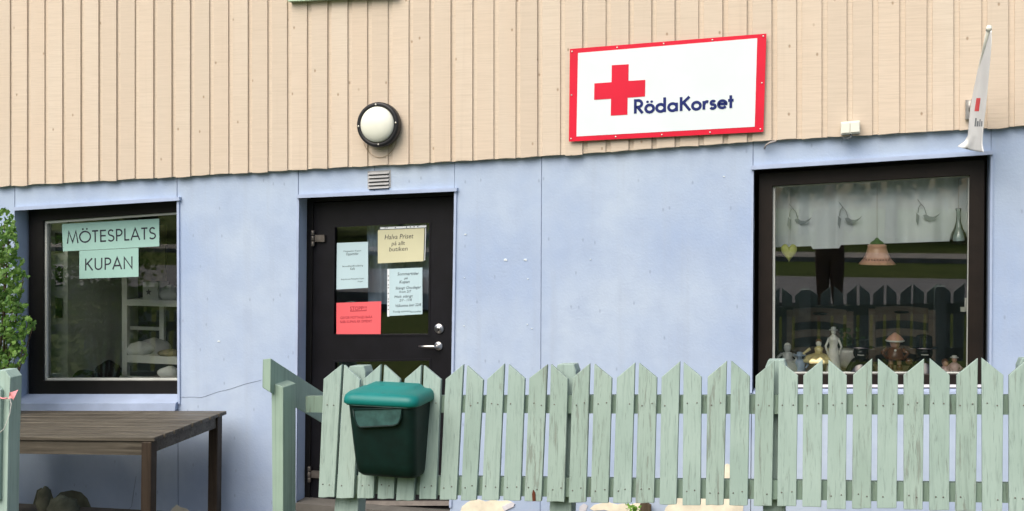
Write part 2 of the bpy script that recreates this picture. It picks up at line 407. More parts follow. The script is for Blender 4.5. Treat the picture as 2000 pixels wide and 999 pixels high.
def font_lines(lines, mp, asp):
    """lines of (text, u0, v0, height, shear, width) set in the built-in font; asp = width / height of the sheet"""
    mb = MB()
    for (txt, u0, v0, h, sh, wdt) in lines:
        cu = bpy.data.curves.new('t', 'FONT'); cu.body = txt; cu.size = 1; cu.shear = sh; cu.resolution_u = 2
        o = bpy.data.objects.new('t', cu); col.objects.link(o); bpy.context.view_layer.update()
        me = o.evaluated_get(bpy.context.evaluated_depsgraph_get()).to_mesh()
        xs = [v.co.x for v in me.vertices]; k = wdt/max(1e-6, max(xs)-min(xs)) if wdt else h/asp
        mb.add([mp(u0 + (v.co.x-min(xs))*k, v0 + v.co.y*h*1.35, .0009) for v in me.vertices], [list(p.vertices) for p in me.polygons])
        o.to_mesh_clear(); bpy.data.objects.remove(o); bpy.data.curves.remove(cu)
    return mb

# ------------------------------------------------------------------ ground (large structure)
def build_ground():
    mb = MB(); prof = [(.25,-.13),(-.9,-.13),(-1.25,-.10),(-1.75,.18),(-2.3,.36),(-7,.42),(-15.4,.42),(-16,.46),(-50,.6),(-140,1.5)]
    xs = [-160,-60,-20,-8,-5,-3,-1,1,3,8,20,60,160]
    def z(x, y, h): return h + (.031*(x+3.3) if y > -7.5 and abs(x) < 9 else 0)
    vs = [(x, y, z(x, y, h)) for (y, h) in prof for x in xs]; n = len(xs)
    mb.add(vs, [(j*n+i, j*n+i+1, (j+1)*n+i+1, (j+1)*n+i) for j in range(len(prof)-1) for i in range(n-1)])
    g = mb.build('ground', M_TER, kind='structure'); g.data.materials.append(M_SOIL)
    for p in g.data.polygons:
        if (g.matrix_basis @ p.center).y > -2.4: p.material_index = 1
    g['kind'] = 'structure'
    MB().box((-160,-15.3,.30),(160,-9.2,.62)).build('road', M_ASPH, kind='structure')
    MB().prism([(-160,-25.2,.62),(160,-22.2,.62),(160,-25,.64),(-160,-28,.64)], (0,0,-.25)).build('path', M_GRAVEL, kind='structure')
build_ground()

# ------------------------------------------------------------------ house
SIDE = [(-200,376),(0,365),(345,346),(583,332),(750,324),(900,316),(1057,306),(1120,302.5),(1490,276),(1740,262),(2000,247),(2200,235)]
def side_y(px):
    for (a, ya), (b, yb) in zip(SIDE, SIDE[1:]):
        if px <= b: return ya + (yb-ya)*(px-a)/(b-a)
    return SIDE[-1][1]
house = empty('house', (P(1000, 990, 0).x, 0, 0), 'two tone house front with beige board siding above pale blue plaster', 'house')
GY = 1008
TOPJ = {'a':(-150,-150),'b':(29,29),'c':(346,348),'d':(583,577),'e':(731,731),'f':(888,878),'g':(1058,1055),'h':(1471,1466),'i':(1936,1931),'j':(2160,2160)}
def lean(k, y):
    t, b = TOPJ[k]; return t + (b-t)*max(0, min(1, (y-380)/600))
def panel(k0, k1, top, bot, depth=.2, gap=0.7):
    """plaster panel between two joints; top/bot give the pixel row at the two sides or None"""
    pts = []
    yt0, yt1 = (side_y(TOPJ[k0][0])-12, side_y(TOPJ[k1][0])-12) if top is None else top
    yb0, yb1 = (GY, GY) if bot is None else bot
    q = [(lean(k0, yt0)+gap, yt0), (lean(k1, yt1)-gap, yt1), (lean(k1, yb1)-gap, yb1), (lean(k0, yb0)+gap, yb0)]
    MB().prism([P(x, y, 0) for x, y in q], (0, depth, 0)).build('wall_panel', M_PL, house)
panel('a','b',None,None); panel('b','c',None,(411,391)); panel('b','c',(792,790),None); panel('c','d',None,None)
panel('d','e',None,(386.5,379.5)); panel('e','f',None,(379.5,373)); panel('f','g',None,None); panel('g','h',None,None)
panel('h','i',None,(331,301)); panel('h','i',(768,768),None); panel('i','j',None,None)
for k, y0, y1 in (('b',None,411),('c',None,391),('d',None,386),('e',None,378),('f',None,373),('g',None,GY),('h',None,331),('i',None,301),('c',800,GY)):
    yt = side_y(TOPJ[k][0])-8 if y0 is None else y0
    a, b = lean(k, yt), lean(k, y1)
    MB().prism([P(a-.9,yt,.004),P(a+.9,yt,.004),P(b+.9,y1,.004),P(b-.9,y1,.004)], (0,.02,0)).build('joint', M_JOINT, house)
# siding
LN = [-80,-47,-14,19,52.5,87,121.5,157,192,227,263,299,335,371,409,446,484,522.5,561,599.5,639,679,717.5,757.5,798,839,880,922.5,964,1007,1049.5,1094,1137.5,1183,1227.7,1272.5,1317.7,1364.5,1411.5,1459,1507.4,1555.5,1605,1654.5,1704,1757,1810,1862.6,1917,1970,2024,2078,2133]
ZT = 4.3
bl = [P(LN[0], side_y(LN[0])+.5, -.03), P(LN[-1], side_y(LN[-1])+.5, -.03)]
pts = [P(x, side_y(x)-.5, -.03) for x in LN[::3]]
MB().prism(pts + [Vector((pts[-1].x,-.03,ZT)), Vector((pts[0].x,-.03,ZT))], (0,.0285,0)).build('siding_underboard', M_SID, house)
for a, b in zip(LN, LN[1:]):
    w_ = b - a; x0 = a + w_*.215; th = .0125 + random.uniform(-.002, .004)
    j0, j1 = random.uniform(-1.2, 1.6), random.uniform(-1.2, 1.6)
    p0, p1 = P(x0, side_y(x0)+j0, -.03-th), P(b, side_y(b)+j1, -.03-th)
    pm = (p0+p1)/2 + Vector((0,0,random.uniform(-.004,.003)))
    MB().prism([p0, pm, p1, Vector((p1.x+random.uniform(-.003,.003),p1.y,ZT)), Vector((p0.x+random.uniform(-.003,.003),p0.y,ZT))], (0,th-.0005,0)).build('siding_board', M_SID, house, bevel=.003)
MB().box((P(-150,400,0).x,.21,2.24),(P(2160,400,0).x,.25,ZT)).build('upper_wall_core', M_INT, house)
# room shells behind the openings
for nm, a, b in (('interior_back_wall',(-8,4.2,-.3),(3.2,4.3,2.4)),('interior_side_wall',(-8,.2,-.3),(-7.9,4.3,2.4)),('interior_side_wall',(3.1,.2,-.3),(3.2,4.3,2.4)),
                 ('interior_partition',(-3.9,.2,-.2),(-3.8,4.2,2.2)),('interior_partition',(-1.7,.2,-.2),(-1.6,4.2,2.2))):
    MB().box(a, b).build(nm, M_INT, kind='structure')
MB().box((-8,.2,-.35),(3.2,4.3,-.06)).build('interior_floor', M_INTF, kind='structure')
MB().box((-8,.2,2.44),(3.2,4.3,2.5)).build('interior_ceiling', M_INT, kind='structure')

# lintel strips and edge strips round the openings
def strip(pts, off, name='trim_strip', m=None, par=None): return MB().prism(pts, off).build(name, m or M_TRIM, par or house)
def opening_trim(tl, tr, ybl, ybr, left=True, right=True, k0=None, k1=None, th=6):
    strip([P(tl[0]-4, tl[1]-th, -.028), P(tr[0]+4, tr[1]-th, -.028), P(tr[0]+4, tr[1]+1, -.028), P(tl[0]-4, tl[1]+1, -.028)], (0,.0275,0), 'lintel_strip')
    if left:
        strip([P(lean(k0, tl[1])-3.5, tl[1]+1, -.012), P(lean(k0, tl[1])+1, tl[1]+1, -.012), P(lean(k0, ybl)+1, ybl, -.012), P(lean(k0, ybl)-3.5, ybl, -.012)], (0,.0115,0))
    if right:
        strip([P(lean(k1, tr[1])-1, tr[1]+1, -.012), P(lean(k1, tr[1])+3.5, tr[1]+1, -.012), P(lean(k1, ybr)+3.5, ybr, -.012), P(lean(k1, ybr)-1, ybr, -.012)], (0,.0115,0))
opening_trim((29,411),(346,391),792,790,False,True,'b','c')
opening_trim((583,386.5),(888,373),992,992,True,True,'d','f')
opening_trim((1471,331),(1936,301),768,768,True,True,'h','i',7)

# --- shop window on the left
YW = .13
wf = MB().quadring([P(56,405,YW),P(372,386,YW),P(372,772,YW),P(56,772,YW)], [P(84,432,YW),P(352,414,YW),P(352,744,YW),P(84,744,YW)], (0,.07,0)).build('window', M_FRAME, house, label='square black framed window left of the door', bevel=.004)
MB().quadring([P(84.5,432.5,YW+.02),P(351,414.5,YW+.02),P(351,743.5,YW+.02),P(84.5,743.5,YW+.02)], [P(91,437,YW+.02),P(348.5,419,YW+.02),P(348.5,739.5,YW+.02),P(91,739.5,YW+.02)], (0,.045,0)).build('sash', M_SASH, wf)
MB().prism([P(90.5,436,YW+.04),P(349,418,YW+.04),P(349,740,YW+.04),P(90.5,740,YW+.04)], (0,.006,0)).build('pane', M_GLASS0, wf)
s0, s1, s2, s3 = P(47,770,.13), P(366,770,.13), P(346,790,-.045), P(24,792,-.045)
a, b = P(341,803,-.045), P(22,804,-.045)
MB().add([s0,s1,P(343,788,-.045),P(23,789,-.045),a,b,s0-Vector((0,0,.06)),s1-Vector((0,0,.06))], [(0,1,2,3),(3,2,4,5),(5,4,7,6),(0,3,5,6),(1,7,4,2),(0,6,7,1)]).build('sill', M_TRIM, wf)
# --- door
YD = .15
leaf_o = [P(609,397,YD),P(893,384,YD),P(884,978,YD),P(603,978,YD)]
def dq(y0, y1, xl=651, xr=842):
    return [P(xl,y0[0],YD),P(xr,y0[1],YD),P(xr-2,y1,YD),P(xl-2,y1,YD)]
up_i = dq((441,432),657); lo_i = dq((704,701),905)
dm = MB(); T = (0,.045,0)
A, B, C_, E_ = leaf_o; 
dm.prism([A, up_i[0], up_i[3], lo_i[0], lo_i[3], E_], T)                       # hinge stile
dm.prism([up_i[1], B, C_, lo_i[2], lo_i[1], up_i[2]], T)                       # lock stile
dm.prism([A, B, up_i[1], up_i[0]], T); dm.prism([up_i[3], up_i[2], lo_i[1], lo_i[0]], T); dm.prism([lo_i[3], lo_i[2], C_, E_], T)
door = dm.build('door', M_DOOR, house, label='black front door with glazed panels and taped notices')
yg = YD+.018
for q in (up_i, lo_i):
    MB().prism([p + Vector((0,.016,0)) for p in q], (0,.006,0)).build('pane', M_GLASS2, door)
    c = sum(q, Vector())/4
    MB().quadring([p + Vector((0,-.004,0)) for p in q], [p + (c-p).normalized()*.018 + Vector((0,-.004,0)) for p in q], (0,.019,0)).build('glazing_bead', M_DOOR, door)
MB().prism([P(585,390,YD-.01),P(900,375,YD-.01),P(900,382,YD-.01),P(612,395,YD-.01),P(605,985,YD-.01),P(583,985,YD-.01)], (0,.07,0)).build('door_frame', M_FRAME, door)
for y, nm in ((466,'upper'),(927,'lower')):
    x = 611 if y < 500 else 604
    h = MB(); c = P(x, y, YD-.03)
    for dz in (-.038, 0, .038): h.lathe([(.011,-.017),(.013,-.014),(.013,.014),(.011,.017)], c + Vector((0,0,dz)), 10)
    h.box((c.x+.006, YD-.024, c.z-.024),(c.x+.085, YD-.002, c.z+.024))
    h.build('hinge', M_BRONZE, door)
c = P(858,642,YD)
lk = MB().lathe([(.034,.0),(.034,.008),(.030,.014),(.02,.014),(.019,.017)], c, 24, 'y').build('lock', M_STEEL, door)
MB().box((c.x-.004,c.y-.0215,c.z-.017),(c.x+.004,c.y-.0165,c.z+.005)).build('keyhole', M_BLACKM, lk)
c = P(857,676,YD)
MB().lathe([(.030,0),(.030,.006),(.026,.012),(.011,.013),(.011,.05)], c, 24, 'y').tube([c+Vector((0,-.045,0)), c+Vector((-.02,-.052,0)), c+Vector((-.075,-.052,-.001)), c+Vector((-.125,-.050,-.004))], [.011,.011,.0095,.008], 10).build('handle', M_STEEL, door)
MB().prism([P(606,979,YD-.02),P(884,979,YD-.02),P(884,988,YD-.05),P(606,988,YD-.05)], (0,.09,0)).build('threshold', M_BRONZE, door)
MB().box((P(577,990,0).x,-.02,-.2),(P(879,990,0).x,.2,P(740,995,0).z)).build('door_step', simple('concrete', (.11,.105,.095), .9, .15, 10), door)
# --- shop window on the right
YR = .10
w2 = MB().quadring([P(1482,339,YR),P(1924,311,YR),P(1920,770,YR),P(1480,770,YR)], [P(1509,364,YR),P(1894,343,YR),P(1890,731,YR),P(1508,731,YR)], (0,.07,0)).build('window', M_BFRAME, house, label='wide dark brown framed window above the picket fence', bevel=.004)
MB().quadring([P(1509.5,364.5,YR+.03),P(1893.5,343.5,YR+.03),P(1889.5,730.5,YR+.03),P(1508.5,730.5,YR+.03)], [P(1514,367,YR+.03),P(1892,345.5,YR+.03),P(1888,727.5,YR+.03),P(1513,727.5,YR+.03)], (0,.04,0)).build('sash', M_SASH, w2)
MB().prism([P(1513,366,YR+.045),P(1893,345,YR+.045),P(1889,729,YR+.045),P(1512,729,YR+.045)], (0,.006,0)).build('pane', M_GLASS, w2)
MB().prism([P(1484,752,YR-.012),P(1918,752,YR-.012),P(1918,757,YR-.012),P(1484,757,YR-.012)], (0,.0118,0)).build('drip_strip', M_GREY, w2)
MB().prism([P(1472,766,-.03),P(1931,766,-.03),P(1931,771,-.03),P(1472,771,-.03)], (0,.128,0)).build('sill', M_TRIM, w2)
c = P(1886,597,YR+.1)
MB().box((c.x-.006,c.y-.015,c.z-.035),(c.x+.012,c.y+.01,c.z+.045)).box((c.x-.03,c.y-.02,c.z-.036),(c.x-.0062,c.y+.005,c.z-.010)).build('window_catch', M_PLAST, w2)
# --- vent grille above the door
v0, v1, v2, v3 = P(718,335,-.004), P(763,332.5,-.004), P(763,366.5,-.004), P(718,369,-.004)
M_VENT = simple('vent_grey', (.36,.37,.38), .5, .12, 12)
vg = MB().prism([v0,v1,v2,v3], (0,.003,0)).build('vent_grille', M_VENT, house)
fv = bil(v0, v1, v2, v3)
for k in range(5):
    v = .93 - k*.205
    MB().add([fv(.06,v,.002),fv(.94,v,.002),fv(.94,v-.13,.016),fv(.06,v-.13,.016),fv(.06,v-.15,.001),fv(.94,v-.15,.001)], [(0,1,2,3),(3,2,5,4),(0,3,4),(1,5,2),(0,4,5,1)]).build('louvre', M_VENT, vg)
    MB().add([fv(.07,v-.152,.0012),fv(.93,v-.152,.0012),fv(.93,v-.195,.0012),fv(.07,v-.195,.0012)], [(0,1,2,3)]).build('slot', M_BLACKM, vg)
# --- upstairs window above the frame
g0, g1 = P(562,3,-.09), P(775,-8,-.09)
uw = MB().prism([g0, g1, g1+Vector((0,0,.07)), g0+Vector((0,0,.07))], (0,.05,0)).build('upper_window', M_GREEN, house, label='pale green painted sill of the upstairs window')
q = [g0+Vector((.02,.02,.9)), g1+Vector((-.02,.02,.9)), g1+Vector((-.02,.02,.071)), g0+Vector((.02,.02,.071))]; cc = sum(q, Vector())/4
MB().quadring(q, [p+(cc-p)*.22 for p in q], (0,.02,0)).build('frame', M_GREEN, uw)
MB().prism([p+(cc-p)*.2+Vector((0,.008,0)) for p in q], (0,.004,0)).build('pane', M_GLASS, uw)
# --- flaked plaster along the foot of the wall, cracks
def blob(pxs, Y, m, name='flaked_patch'):
    MB().prism([P(x, y, Y) for x, y in pxs], (0,.0035,0)).build(name, m, house)
blob([(898,1004),(902,990),(912,982),(920,978),(935,976),(948,980),(962,977),(975,979),(990,978),(1000,981),(1005,986),(996,992),(988,996),(985,1004)], -.004, M_CREAM)
blob([(1000,981),(1005,984),(1003,990),(990,996),(985,999),(980,990),(990,985)], -.0085, M_GREY)
blob([(1131,1000),(1132,990),(1140,984),(1148,988),(1144,998)], -.004, M_GREY)
blob([(1152,994),(1160,987),(1172,984),(1190,982),(1206,986),(1216,984),(1232,986),(1250,980),(1262,984),(1262,1003),(1210,1004),(1180,996),(1160,998)], -.004, M_CREAM)
blob([(1296,1004),(1300,992),(1306,986),(1316,984),(1322,974),(1326,962),(1345,964),(1352,956),(1368,966),(1380,964),(1400,968),(1412,958),(1413,910),(1420,906),(1428,909),(1426,955),(1432,966),(1448,972),(1452,990),(1450,1004)], -.004, M_CREAM)
blob([(330,1003),(336,994),(345,986),(352,991),(364,994),(370,999),(366,1004)], -.004, M_CREAM)
blob([(60,1000),(72,958),(80,953),(92,962),(98,956),(104,976),(118,962),(140,958),(158,962),(170,974),(176,988),(182,1000)], -.004, M_STONE)
MB().tube([P(x, y, -.001) for x, y in ((350,776),(380,776),(393,777),(408,772),(425,766),(450,760),(480,750),(510,743))], .0013, 5).build('crack', M_CRACK, house)
MB().tube([P(x, y, -.001) for x, y in ((266,930),(262,955),(259,975),(257,990),(250,996))], .0013, 5).build('crack', M_CRACK, house)
for x, y, s in ((909,458,3),(987,508,5),(1026,508,4.5),(1031,545,2.2),(907,543,1.6),(906,637,1.8),(1030,634,2.2),(1039,642,1.8),(1153,507,2.4),(427,667,3),(1414,345,2.4)):
    pts = [(x+s*random.uniform(.6,1.1)*math.cos(a*.9), y+s*.55*random.uniform(.5,1.1)*math.sin(a*.9)) for a in range(7)]
    blob(pts, -.0038, M_WHITE, 'paint_chip')

# ------------------------------------------------------------------ picket fence
SL = [  # top-left x, top-right x, y left, y right, bottom-left x, bottom-right x, y bottom
(631.7,667.5,740.7,712,621.5,652.5,972),(671.6,702.6,713,742,656.6,690,974),(710,743.5,741,712,697,729,974),(750,781,713,741,737,768.5,975),
(790,822.7,741,713,773,808,978),(827.5,861,714,742,818.5,851.5,976),(870,905,741,712,858.5,891,977),(912,943.7,714,743,899.7,929.8,977.7),
(951.5,985,741,710.5,940.6,973.8,978),(993.3,1025,712,740,982.5,1016,978),(1033.6,1069,739,712,1024,1057,980),(1076,1109,711.5,740,1067.7,1101.8,981),
(1118,1152,738,710,1110.5,1144,982),(1160.7,1195,711,739,1153.6,1188,983),(1204.7,1240,738,708.6,1197,1232.6,983),(1248,1283,709,738,1241,1277,983),
(1292,1328,737,706,1288,1321,986),(1335,1370,708,737,1333,1368,987),(1382,1419.5,736.5,705,1378,1413,987),(1428,1464.5,705,736,1424,1460,988),
(1475.6,1512.7,735,704,1472,1507.5,989),(1521,1558.5,704,734,1518,1555,989.5),(1569,1607,734,702,1567,1604,991),(1618,1654,703,734,1615,1652,995),
(1666.5,1703.6,733,701,1664,1701.5,994),(1714.8,1754,701,733,1713,1751,994),(1765,1805,733,701,1765,1802,996),(1816,1855,700,733,1815,1854,998),
(1868.5,1910,733,700,1866,1906,999),(1917.4,1960,699,733,1918.6,1957.6,1000),(1970.6,2012,733,698,1970.6,2010,1001),(2021,2063,698,732,2022,2064,1003),(2074,2117,732,697,2076,2118,1004)]
fen = empty('picket_fence', (PF(1300,980).x, FY, .44), 'long pale green picket fence in front of the house carrying the mailbox', 'fence')
TN = Vector((0, 1, -FA)).normalized()      # backwards, square to the leaning plane
nails = MB()
def slat(par, s, k=0):
    x0, x1, y0, y1, b0, b1, yb = s; dy = random.uniform(-.004, .004)
    nb = 3; bot = []
    for i in range(nb+1):
        u = i/nb; bot.append(PF(b1+(b0-b1)*u, yb + random.uniform(-.8,.8), dy))
    tl, tr = PF(x0, y0, dy), PF(x1, y1, dy)
    o = MB().prism([tl, tr] + bot, TN*.021).build('slat', M_FENW if k in (10,11,12,13,15,18,20,24,26,28) else M_FEN, par, bevel=.0025)
    for yy in (790, yb-26):
        for u in (.25, .72):
            if random.random() < .15: continue
            t = (yy-740)/(yb-740); L = x0 + (b0-x0)*t; Rx = x1 + (b1-x1)*t
            c = PF(L + (Rx-L)*(u+random.uniform(-.08,.08)), yy + random.uniform(-3,3), dy-.0005)
            nails.lathe([(.0033,-.003),(.0033,.0012),(.0018,.002)], c, 6, 'y')
    return o
for k, s in enumerate(SL): slat(fen, s, k)
nails.build('nails', M_BRONZE, fen, kind='stuff')
def rail(px0, px1, ya0, ya1, yb0, yb1, par=None, d=.0225, th=.042):
    n = 14; top = []; bot = []
    for i in range(n+1):
        u = i/n; x = px0 + (px1-px0)*u
        top.append(PF(x, ya0+(ya1-ya0)*u + random.uniform(-.7,.7), d)); bot.append(PF(x, yb0+(yb1-yb0)*u + random.uniform(-.7,.7), d))
    return MB().prism(top + bot[::-1], TN*th).build('rail', M_RAIL, par or fen)
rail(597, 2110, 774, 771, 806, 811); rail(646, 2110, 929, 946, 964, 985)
def fpost(par, xt0, xt1, yt, xb0, xb1, ch=True):
    a, b, c_, d_ = PF(xt0, yt, .066), PF(xt1, yt, .066), PF(xb1, 990, .066), PF(xb0, 990, .066)
    kk = lambda p, q: q + (q-p)*((q.z-.3)/max(.01,(p.z-q.z)))
    w_ = b.x-a.x; e = Vector((w_*.22,0,0))
    pts = [a+e*.6, b-e*.5, b+Vector((0,0,-.03)), kk(b, c_), kk(a, d_), a+Vector((0,0,-.03))]
    return MB().prism(pts, TN*.095).build('post', M_FEN, par, bevel=.004)
fpost(fen, 678, 714, 715, 653, 699); fpost(fen, 1084, 1125, 711.5, 1073, 1116); fpost(fen, 1495, 1536, 703, 1490, 1533); fpost(fen, 1990, 2035, 700, 1988, 2033)
# split at the foot of one picket
MB().prism([PF(1041,957,-.006),PF(1045,963,-.006),PF(1046,979,-.006),PF(1040,980,-.006),PF(1039,966,-.006)], (0,.004,0)).build('split', simple('rotten_wood', (.10,.03,.015), .9, .3, 20), fen)

# left stretch of fence at the frame's edge
lf = empty('picket_fence', (PF(-60,980).x, FY, .44), 'pale green fence end at the left edge with a pink ribbon tied on', 'fence')
TF = Vector((0,.021,0))
M_FENP = mk_green('pale_fence_paint', (.31, .43, .385), (.37, .49, .44), (.25, .29, .25), .66)
def lq(pts, Y, off, nm, m=M_FENP): return MB().prism([P(x, y, Y) for x, y in pts], off).build(nm, m, lf, bevel=.003)
lq([(-26,760),(-6,724),(10,724),(20,738),(16,860),(12,1100),(-28,1100)], FY+.02, (0,.09,0), 'post')
for k in range(16):
    x = -12 - 50*k
    lq([(x-20,744),(x,744) if k % 2 else (x,748),(x+13,762) if not k else (x+14,744),(x+10,978),(x-26,978)], FY-.004, TF, 'slat')
lq([(-900,780),(4,780),(3,812),(-900,812)], FY+.0175, (0,.0022,0), 'rail', M_RAIL)
lq([(-900,926),(21,928),(20,958),(-900,958)], FY+.112, (0,.04,0), 'rail')
rb = MB(); c = P(14,778,FY-.02)
rb.tube([P(-14,778,FY-.016), P(-4,776,FY-.018), P(6,779,FY-.02), c], .004, 6)
def rfn(u, v):
    a = c + Vector((.005+.062*u, -.006+.014*math.sin(u*5+v*2), .028*u**.8+(v-.5)*(.012+.035*math.sin(u*2.6)) + .006*math.sin(7*u))); return a
rb.grid(rfn, 10, 5); rb.build('ribbon', M_RIB, label='short pink ribbon tied round the fence end at the left edge', cat='ribbon')
tl_ = MB().tube([P(20,780,FY-.005),P(22,790,FY-.01),P(19,810,FY-.012),P(8,838,FY-.014),P(-6,850,FY-.012)], .0022, 5).build('string', M_STRING, label='thin pale string trailing down the left fence end below the ribbon', cat='string')

# ------------------------------------------------------------------ handrail of the steps
hr = empty('handrail', (P(552,990,-2.2).x, -2.2, .44), 'sloping pale green handrail on a plank post left of the mailbox', 'handrail')
pw = P(530,755,-2.22); pe = P(551,755,-2.22)
MB().prism([P(530,758,-2.22), P(536,750,-2.22), P(553,757,-2.22), P(553,1120,-2.22), P(533,1120,-2.22)], (0,.13,0)).build('post', M_POST, hr, bevel=.003)
n0, n1 = P(513,702,-2.26), P(512,757,-2.26); n2, n3 = P(528,767,-2.26), P(529,700,-2.26)
run = Vector((.0, .80, -.36))
MB().prism([n0, n3, n2, n1], run).build('rail', M_POST, hr, bevel=.003)

# ------------------------------------------------------------------ mailbox
xl = P(670,800,-2.30).x; xr = P(847,800,-2.10).x; cx = (xl+xr)/2; hw = (xr-xl)/2
zt = P(750,790,-2.30).z; zb = P(750,936,-2.24).z
mb_ = empty('mailbox', (cx, -2.2, zb), 'green plastic mailbox with teal lid hung on the picket fence', 'mailbox')
def rr(cx, y0, y1, hw, z, r, n=5, bulge=0):
    pts = []; 
    for qx, qy, a0 in ((hw-r, y0+r, 270), (hw-r, y1-.004, 0), (-(hw-r), y1-.004, 90), (-(hw-r), y0+r, 180)):
        rr_ = r if qy < (y0+y1)/2 else .004
        xx = qx if rr_ == r else math.copysign(hw-.004, qx)
        for i in range(n+1):
            a = R(a0 + 90*i/n); pts.append(Vector((cx + xx + rr_*math.cos(a), qy + rr_*math.sin(a), z)))
    return pts
yb_ = FY - .012; hgt = zt - zb
rg = []
for t, ins, fr in ((0,.062,.10),(.02,.044,.135),(.07,.036,.16),(.2,.032,.175),(.5,.026,.192),(.8,.020,.208),(.95,.018,.216),(1.0,.018,.216)):
    rg.append(rr(cx, yb_-fr, yb_, hw-ins, zb + hgt*t, .045))
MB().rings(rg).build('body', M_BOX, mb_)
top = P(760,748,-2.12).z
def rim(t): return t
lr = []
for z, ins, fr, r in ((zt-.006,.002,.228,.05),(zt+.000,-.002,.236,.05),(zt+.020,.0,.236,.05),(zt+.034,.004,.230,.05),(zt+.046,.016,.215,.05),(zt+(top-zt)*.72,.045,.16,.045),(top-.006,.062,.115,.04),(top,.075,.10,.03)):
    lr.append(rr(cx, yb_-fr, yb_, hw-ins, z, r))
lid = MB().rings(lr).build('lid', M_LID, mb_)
MB().rings([rr(cx, yb_-.229, yb_, hw-.014, zt-.0105, .05), rr(cx, yb_-.229, yb_, hw-.012, zt-.0065, .05)]).build('lid_rim', M_BOXL, lid)
yf = yb_-.222
f_ = lambda px, py: P(px, py, yf)
oc = [(690,800),(785,797),(783,817),(778,828),(768,832),(704,835),(697,830),(693,820)]
lb = MB().prism([f_(*p) for p in oc], (0,.02,0)).build('name_plate', M_BOXL, mb_)
MB().tube([f_(*p)+Vector((0,-.002,0)) for p in oc+[oc[0]]], .0045, 6).build('plate_rim', M_BOX, lb)

# ------------------------------------------------------------------ wall lamp
lc = P(744.5,245,-.055)
la = empty('wall_lamp', lc, 'round black wall lamp with white opal dome above the door', 'lamp')
ro = (P(783,243,-.1).x - P(701,243,-.1).x)/2
MB().lathe([(ro*.93,0),(ro*.99,.01),(ro,.02),(ro,.052),(ro*.98,.063),(ro*.93,.069),(ro*.82,.069),(ro*.80,.063)], lc, 48, 'y').build('housing', M_BLACKM, la)
MB().lathe([(ro*.795,.057),(ro*.79,.070),(ro*.74,.083),(ro*.62,.096),(ro*.42,.107),(ro*.2,.112),(ro*.03,.114)], lc, 48, 'y').build('dome', M_OPAL, la)
for k in range(4):
    a = R(90*k+4); MB().lathe([(.006,.065),(.006,.0735),(.003,.0745)], lc+Vector((ro*.885*math.cos(a),0,ro*.885*math.sin(a))), 8, 'y').build('screw', M_SCREW, la)

MB().tube([P(742+34*math.cos(R(a)), 262-46*math.sin(R(a)), -.0462) for a in range(200, 345, 8)], .0016, 5).build('old_lamp_mark', simple('paint_ridge', (.40,.30,.19), .8, .3, 30), house)
# ------------------------------------------------------------------ red cross sign
SY = -.072
st_, sr_, sb_, sl_ = P(1113,96,SY), P(1497,66,SY), P(1491,258,SY), P(1111,277,SY)
sg = empty('wall_sign', (sl_+sb_)/2, 'white rectangular sign with red border, red cross and RödaKorset lettering', 'sign')
MB().prism([st_, sr_, sb_, sl_], (0,.004,0)).build('board', M_RED, sg)
wq = [P(1129,104,SY), P(1479,75,SY), P(1474,248,SY), P(1126,267,SY)]
sm = bil(st_, sr_, sb_, sl_)
MB().prism([p+Vector((0,-.0012,0)) for p in wq], (0,.0009,0)).build('white_field', M_WHITE, sg)
def sp(px, py, lift): return P(px, py, SY) + Vector((0,-lift-.0012,0))
cr = [(1195,128),(1228,126),(1227.5,158.5),(1260.5,156.5),(1260,189),(1226,191.5),(1225.5,224.5),(1193,226.5),(1193.5,193.5),(1160.5,195.5),(1161,163.5),(1194.5,161)]
MB().prism([sp(x, y, .0016) for x, y in cr], (0,.0014,0)).build('red_cross', M_RED, sg)
# lettering: baseline (1237,223) -> (1432,212) in the photograph
def lm(u, v, lift): return sp(1237.2 + u, 222.6 - v - u*.0585, lift+.0012)
mbt, xe = letters('RödaKorset', lm, 0, 0, 27.0, .20, 1.0, .03)
_, xe = letters('RödaKorset', lm, 0, 0, 27.0, .20, 1.0, .03)
sxx = 197.0/xe
mbt, xe = letters('RödaKorset', lm, 0, 0, 27.0, .20, sxx, .03)
mbt.build('lettering', M_NAVY, sg)
for u, v in ((.012,.97),(.25,.975),(.49,.978),(.735,.978),(.985,.975),(.012,.5),(.985,.5),(.012,.03),(.25,.025),(.49,.022),(.735,.022),(.985,.03)):
    MB().lathe([(.0055,.0),(.0055,.002),(.003,.004)], sm(u, v, 0), 8, 'y').build('screw', M_SCREW, sg)

# ------------------------------------------------------------------ flag on its pole
fb = P(1899,216,-.075); tip = P(1932,54,-.62)
fl = empty('flag', fb, 'white flag with red mark hanging limp from a wall pole over the right window', 'flag')
MB().tube([fb + (tip-fb)*t for t in (0,.25,.5,.75,1)], .0125, 12).build('pole', M_PLAST, fl)
d_ = (tip-fb).normalized()
MB().tube([tip-d_*.02, tip+d_*.004], .0145, 14).build('pole_cap', M_PLAST, fl)
MB().box((fb.x-.036,-.075,fb.z-.05),(fb.x+.014,-.052,fb.z+.06)).tube([fb-d_*.005, fb+d_*.09], .018, 10).build('bracket', M_STEEL, fl)
LE = [(1927,62),(1921,88),(1915,110),(1908,144),(1900.5,180),(1894.5,213),(1892,240),(1890,265),(1884,276),(1870,286)]
RE = [(1937,60),(1936,88),(1934,112),(1931,144),(1928,180),(1925,213),(1921,240),(1919,265),(1918,282),(1921,298)]
def lerp(L, t):
    x = t*(len(L)-1); i = min(int(x), len(L)-2); k = x-i
    return L[i][0]+(L[i+1][0]-L[i][0])*k, L[i][1]+(L[i+1][1]-L[i][1])*k
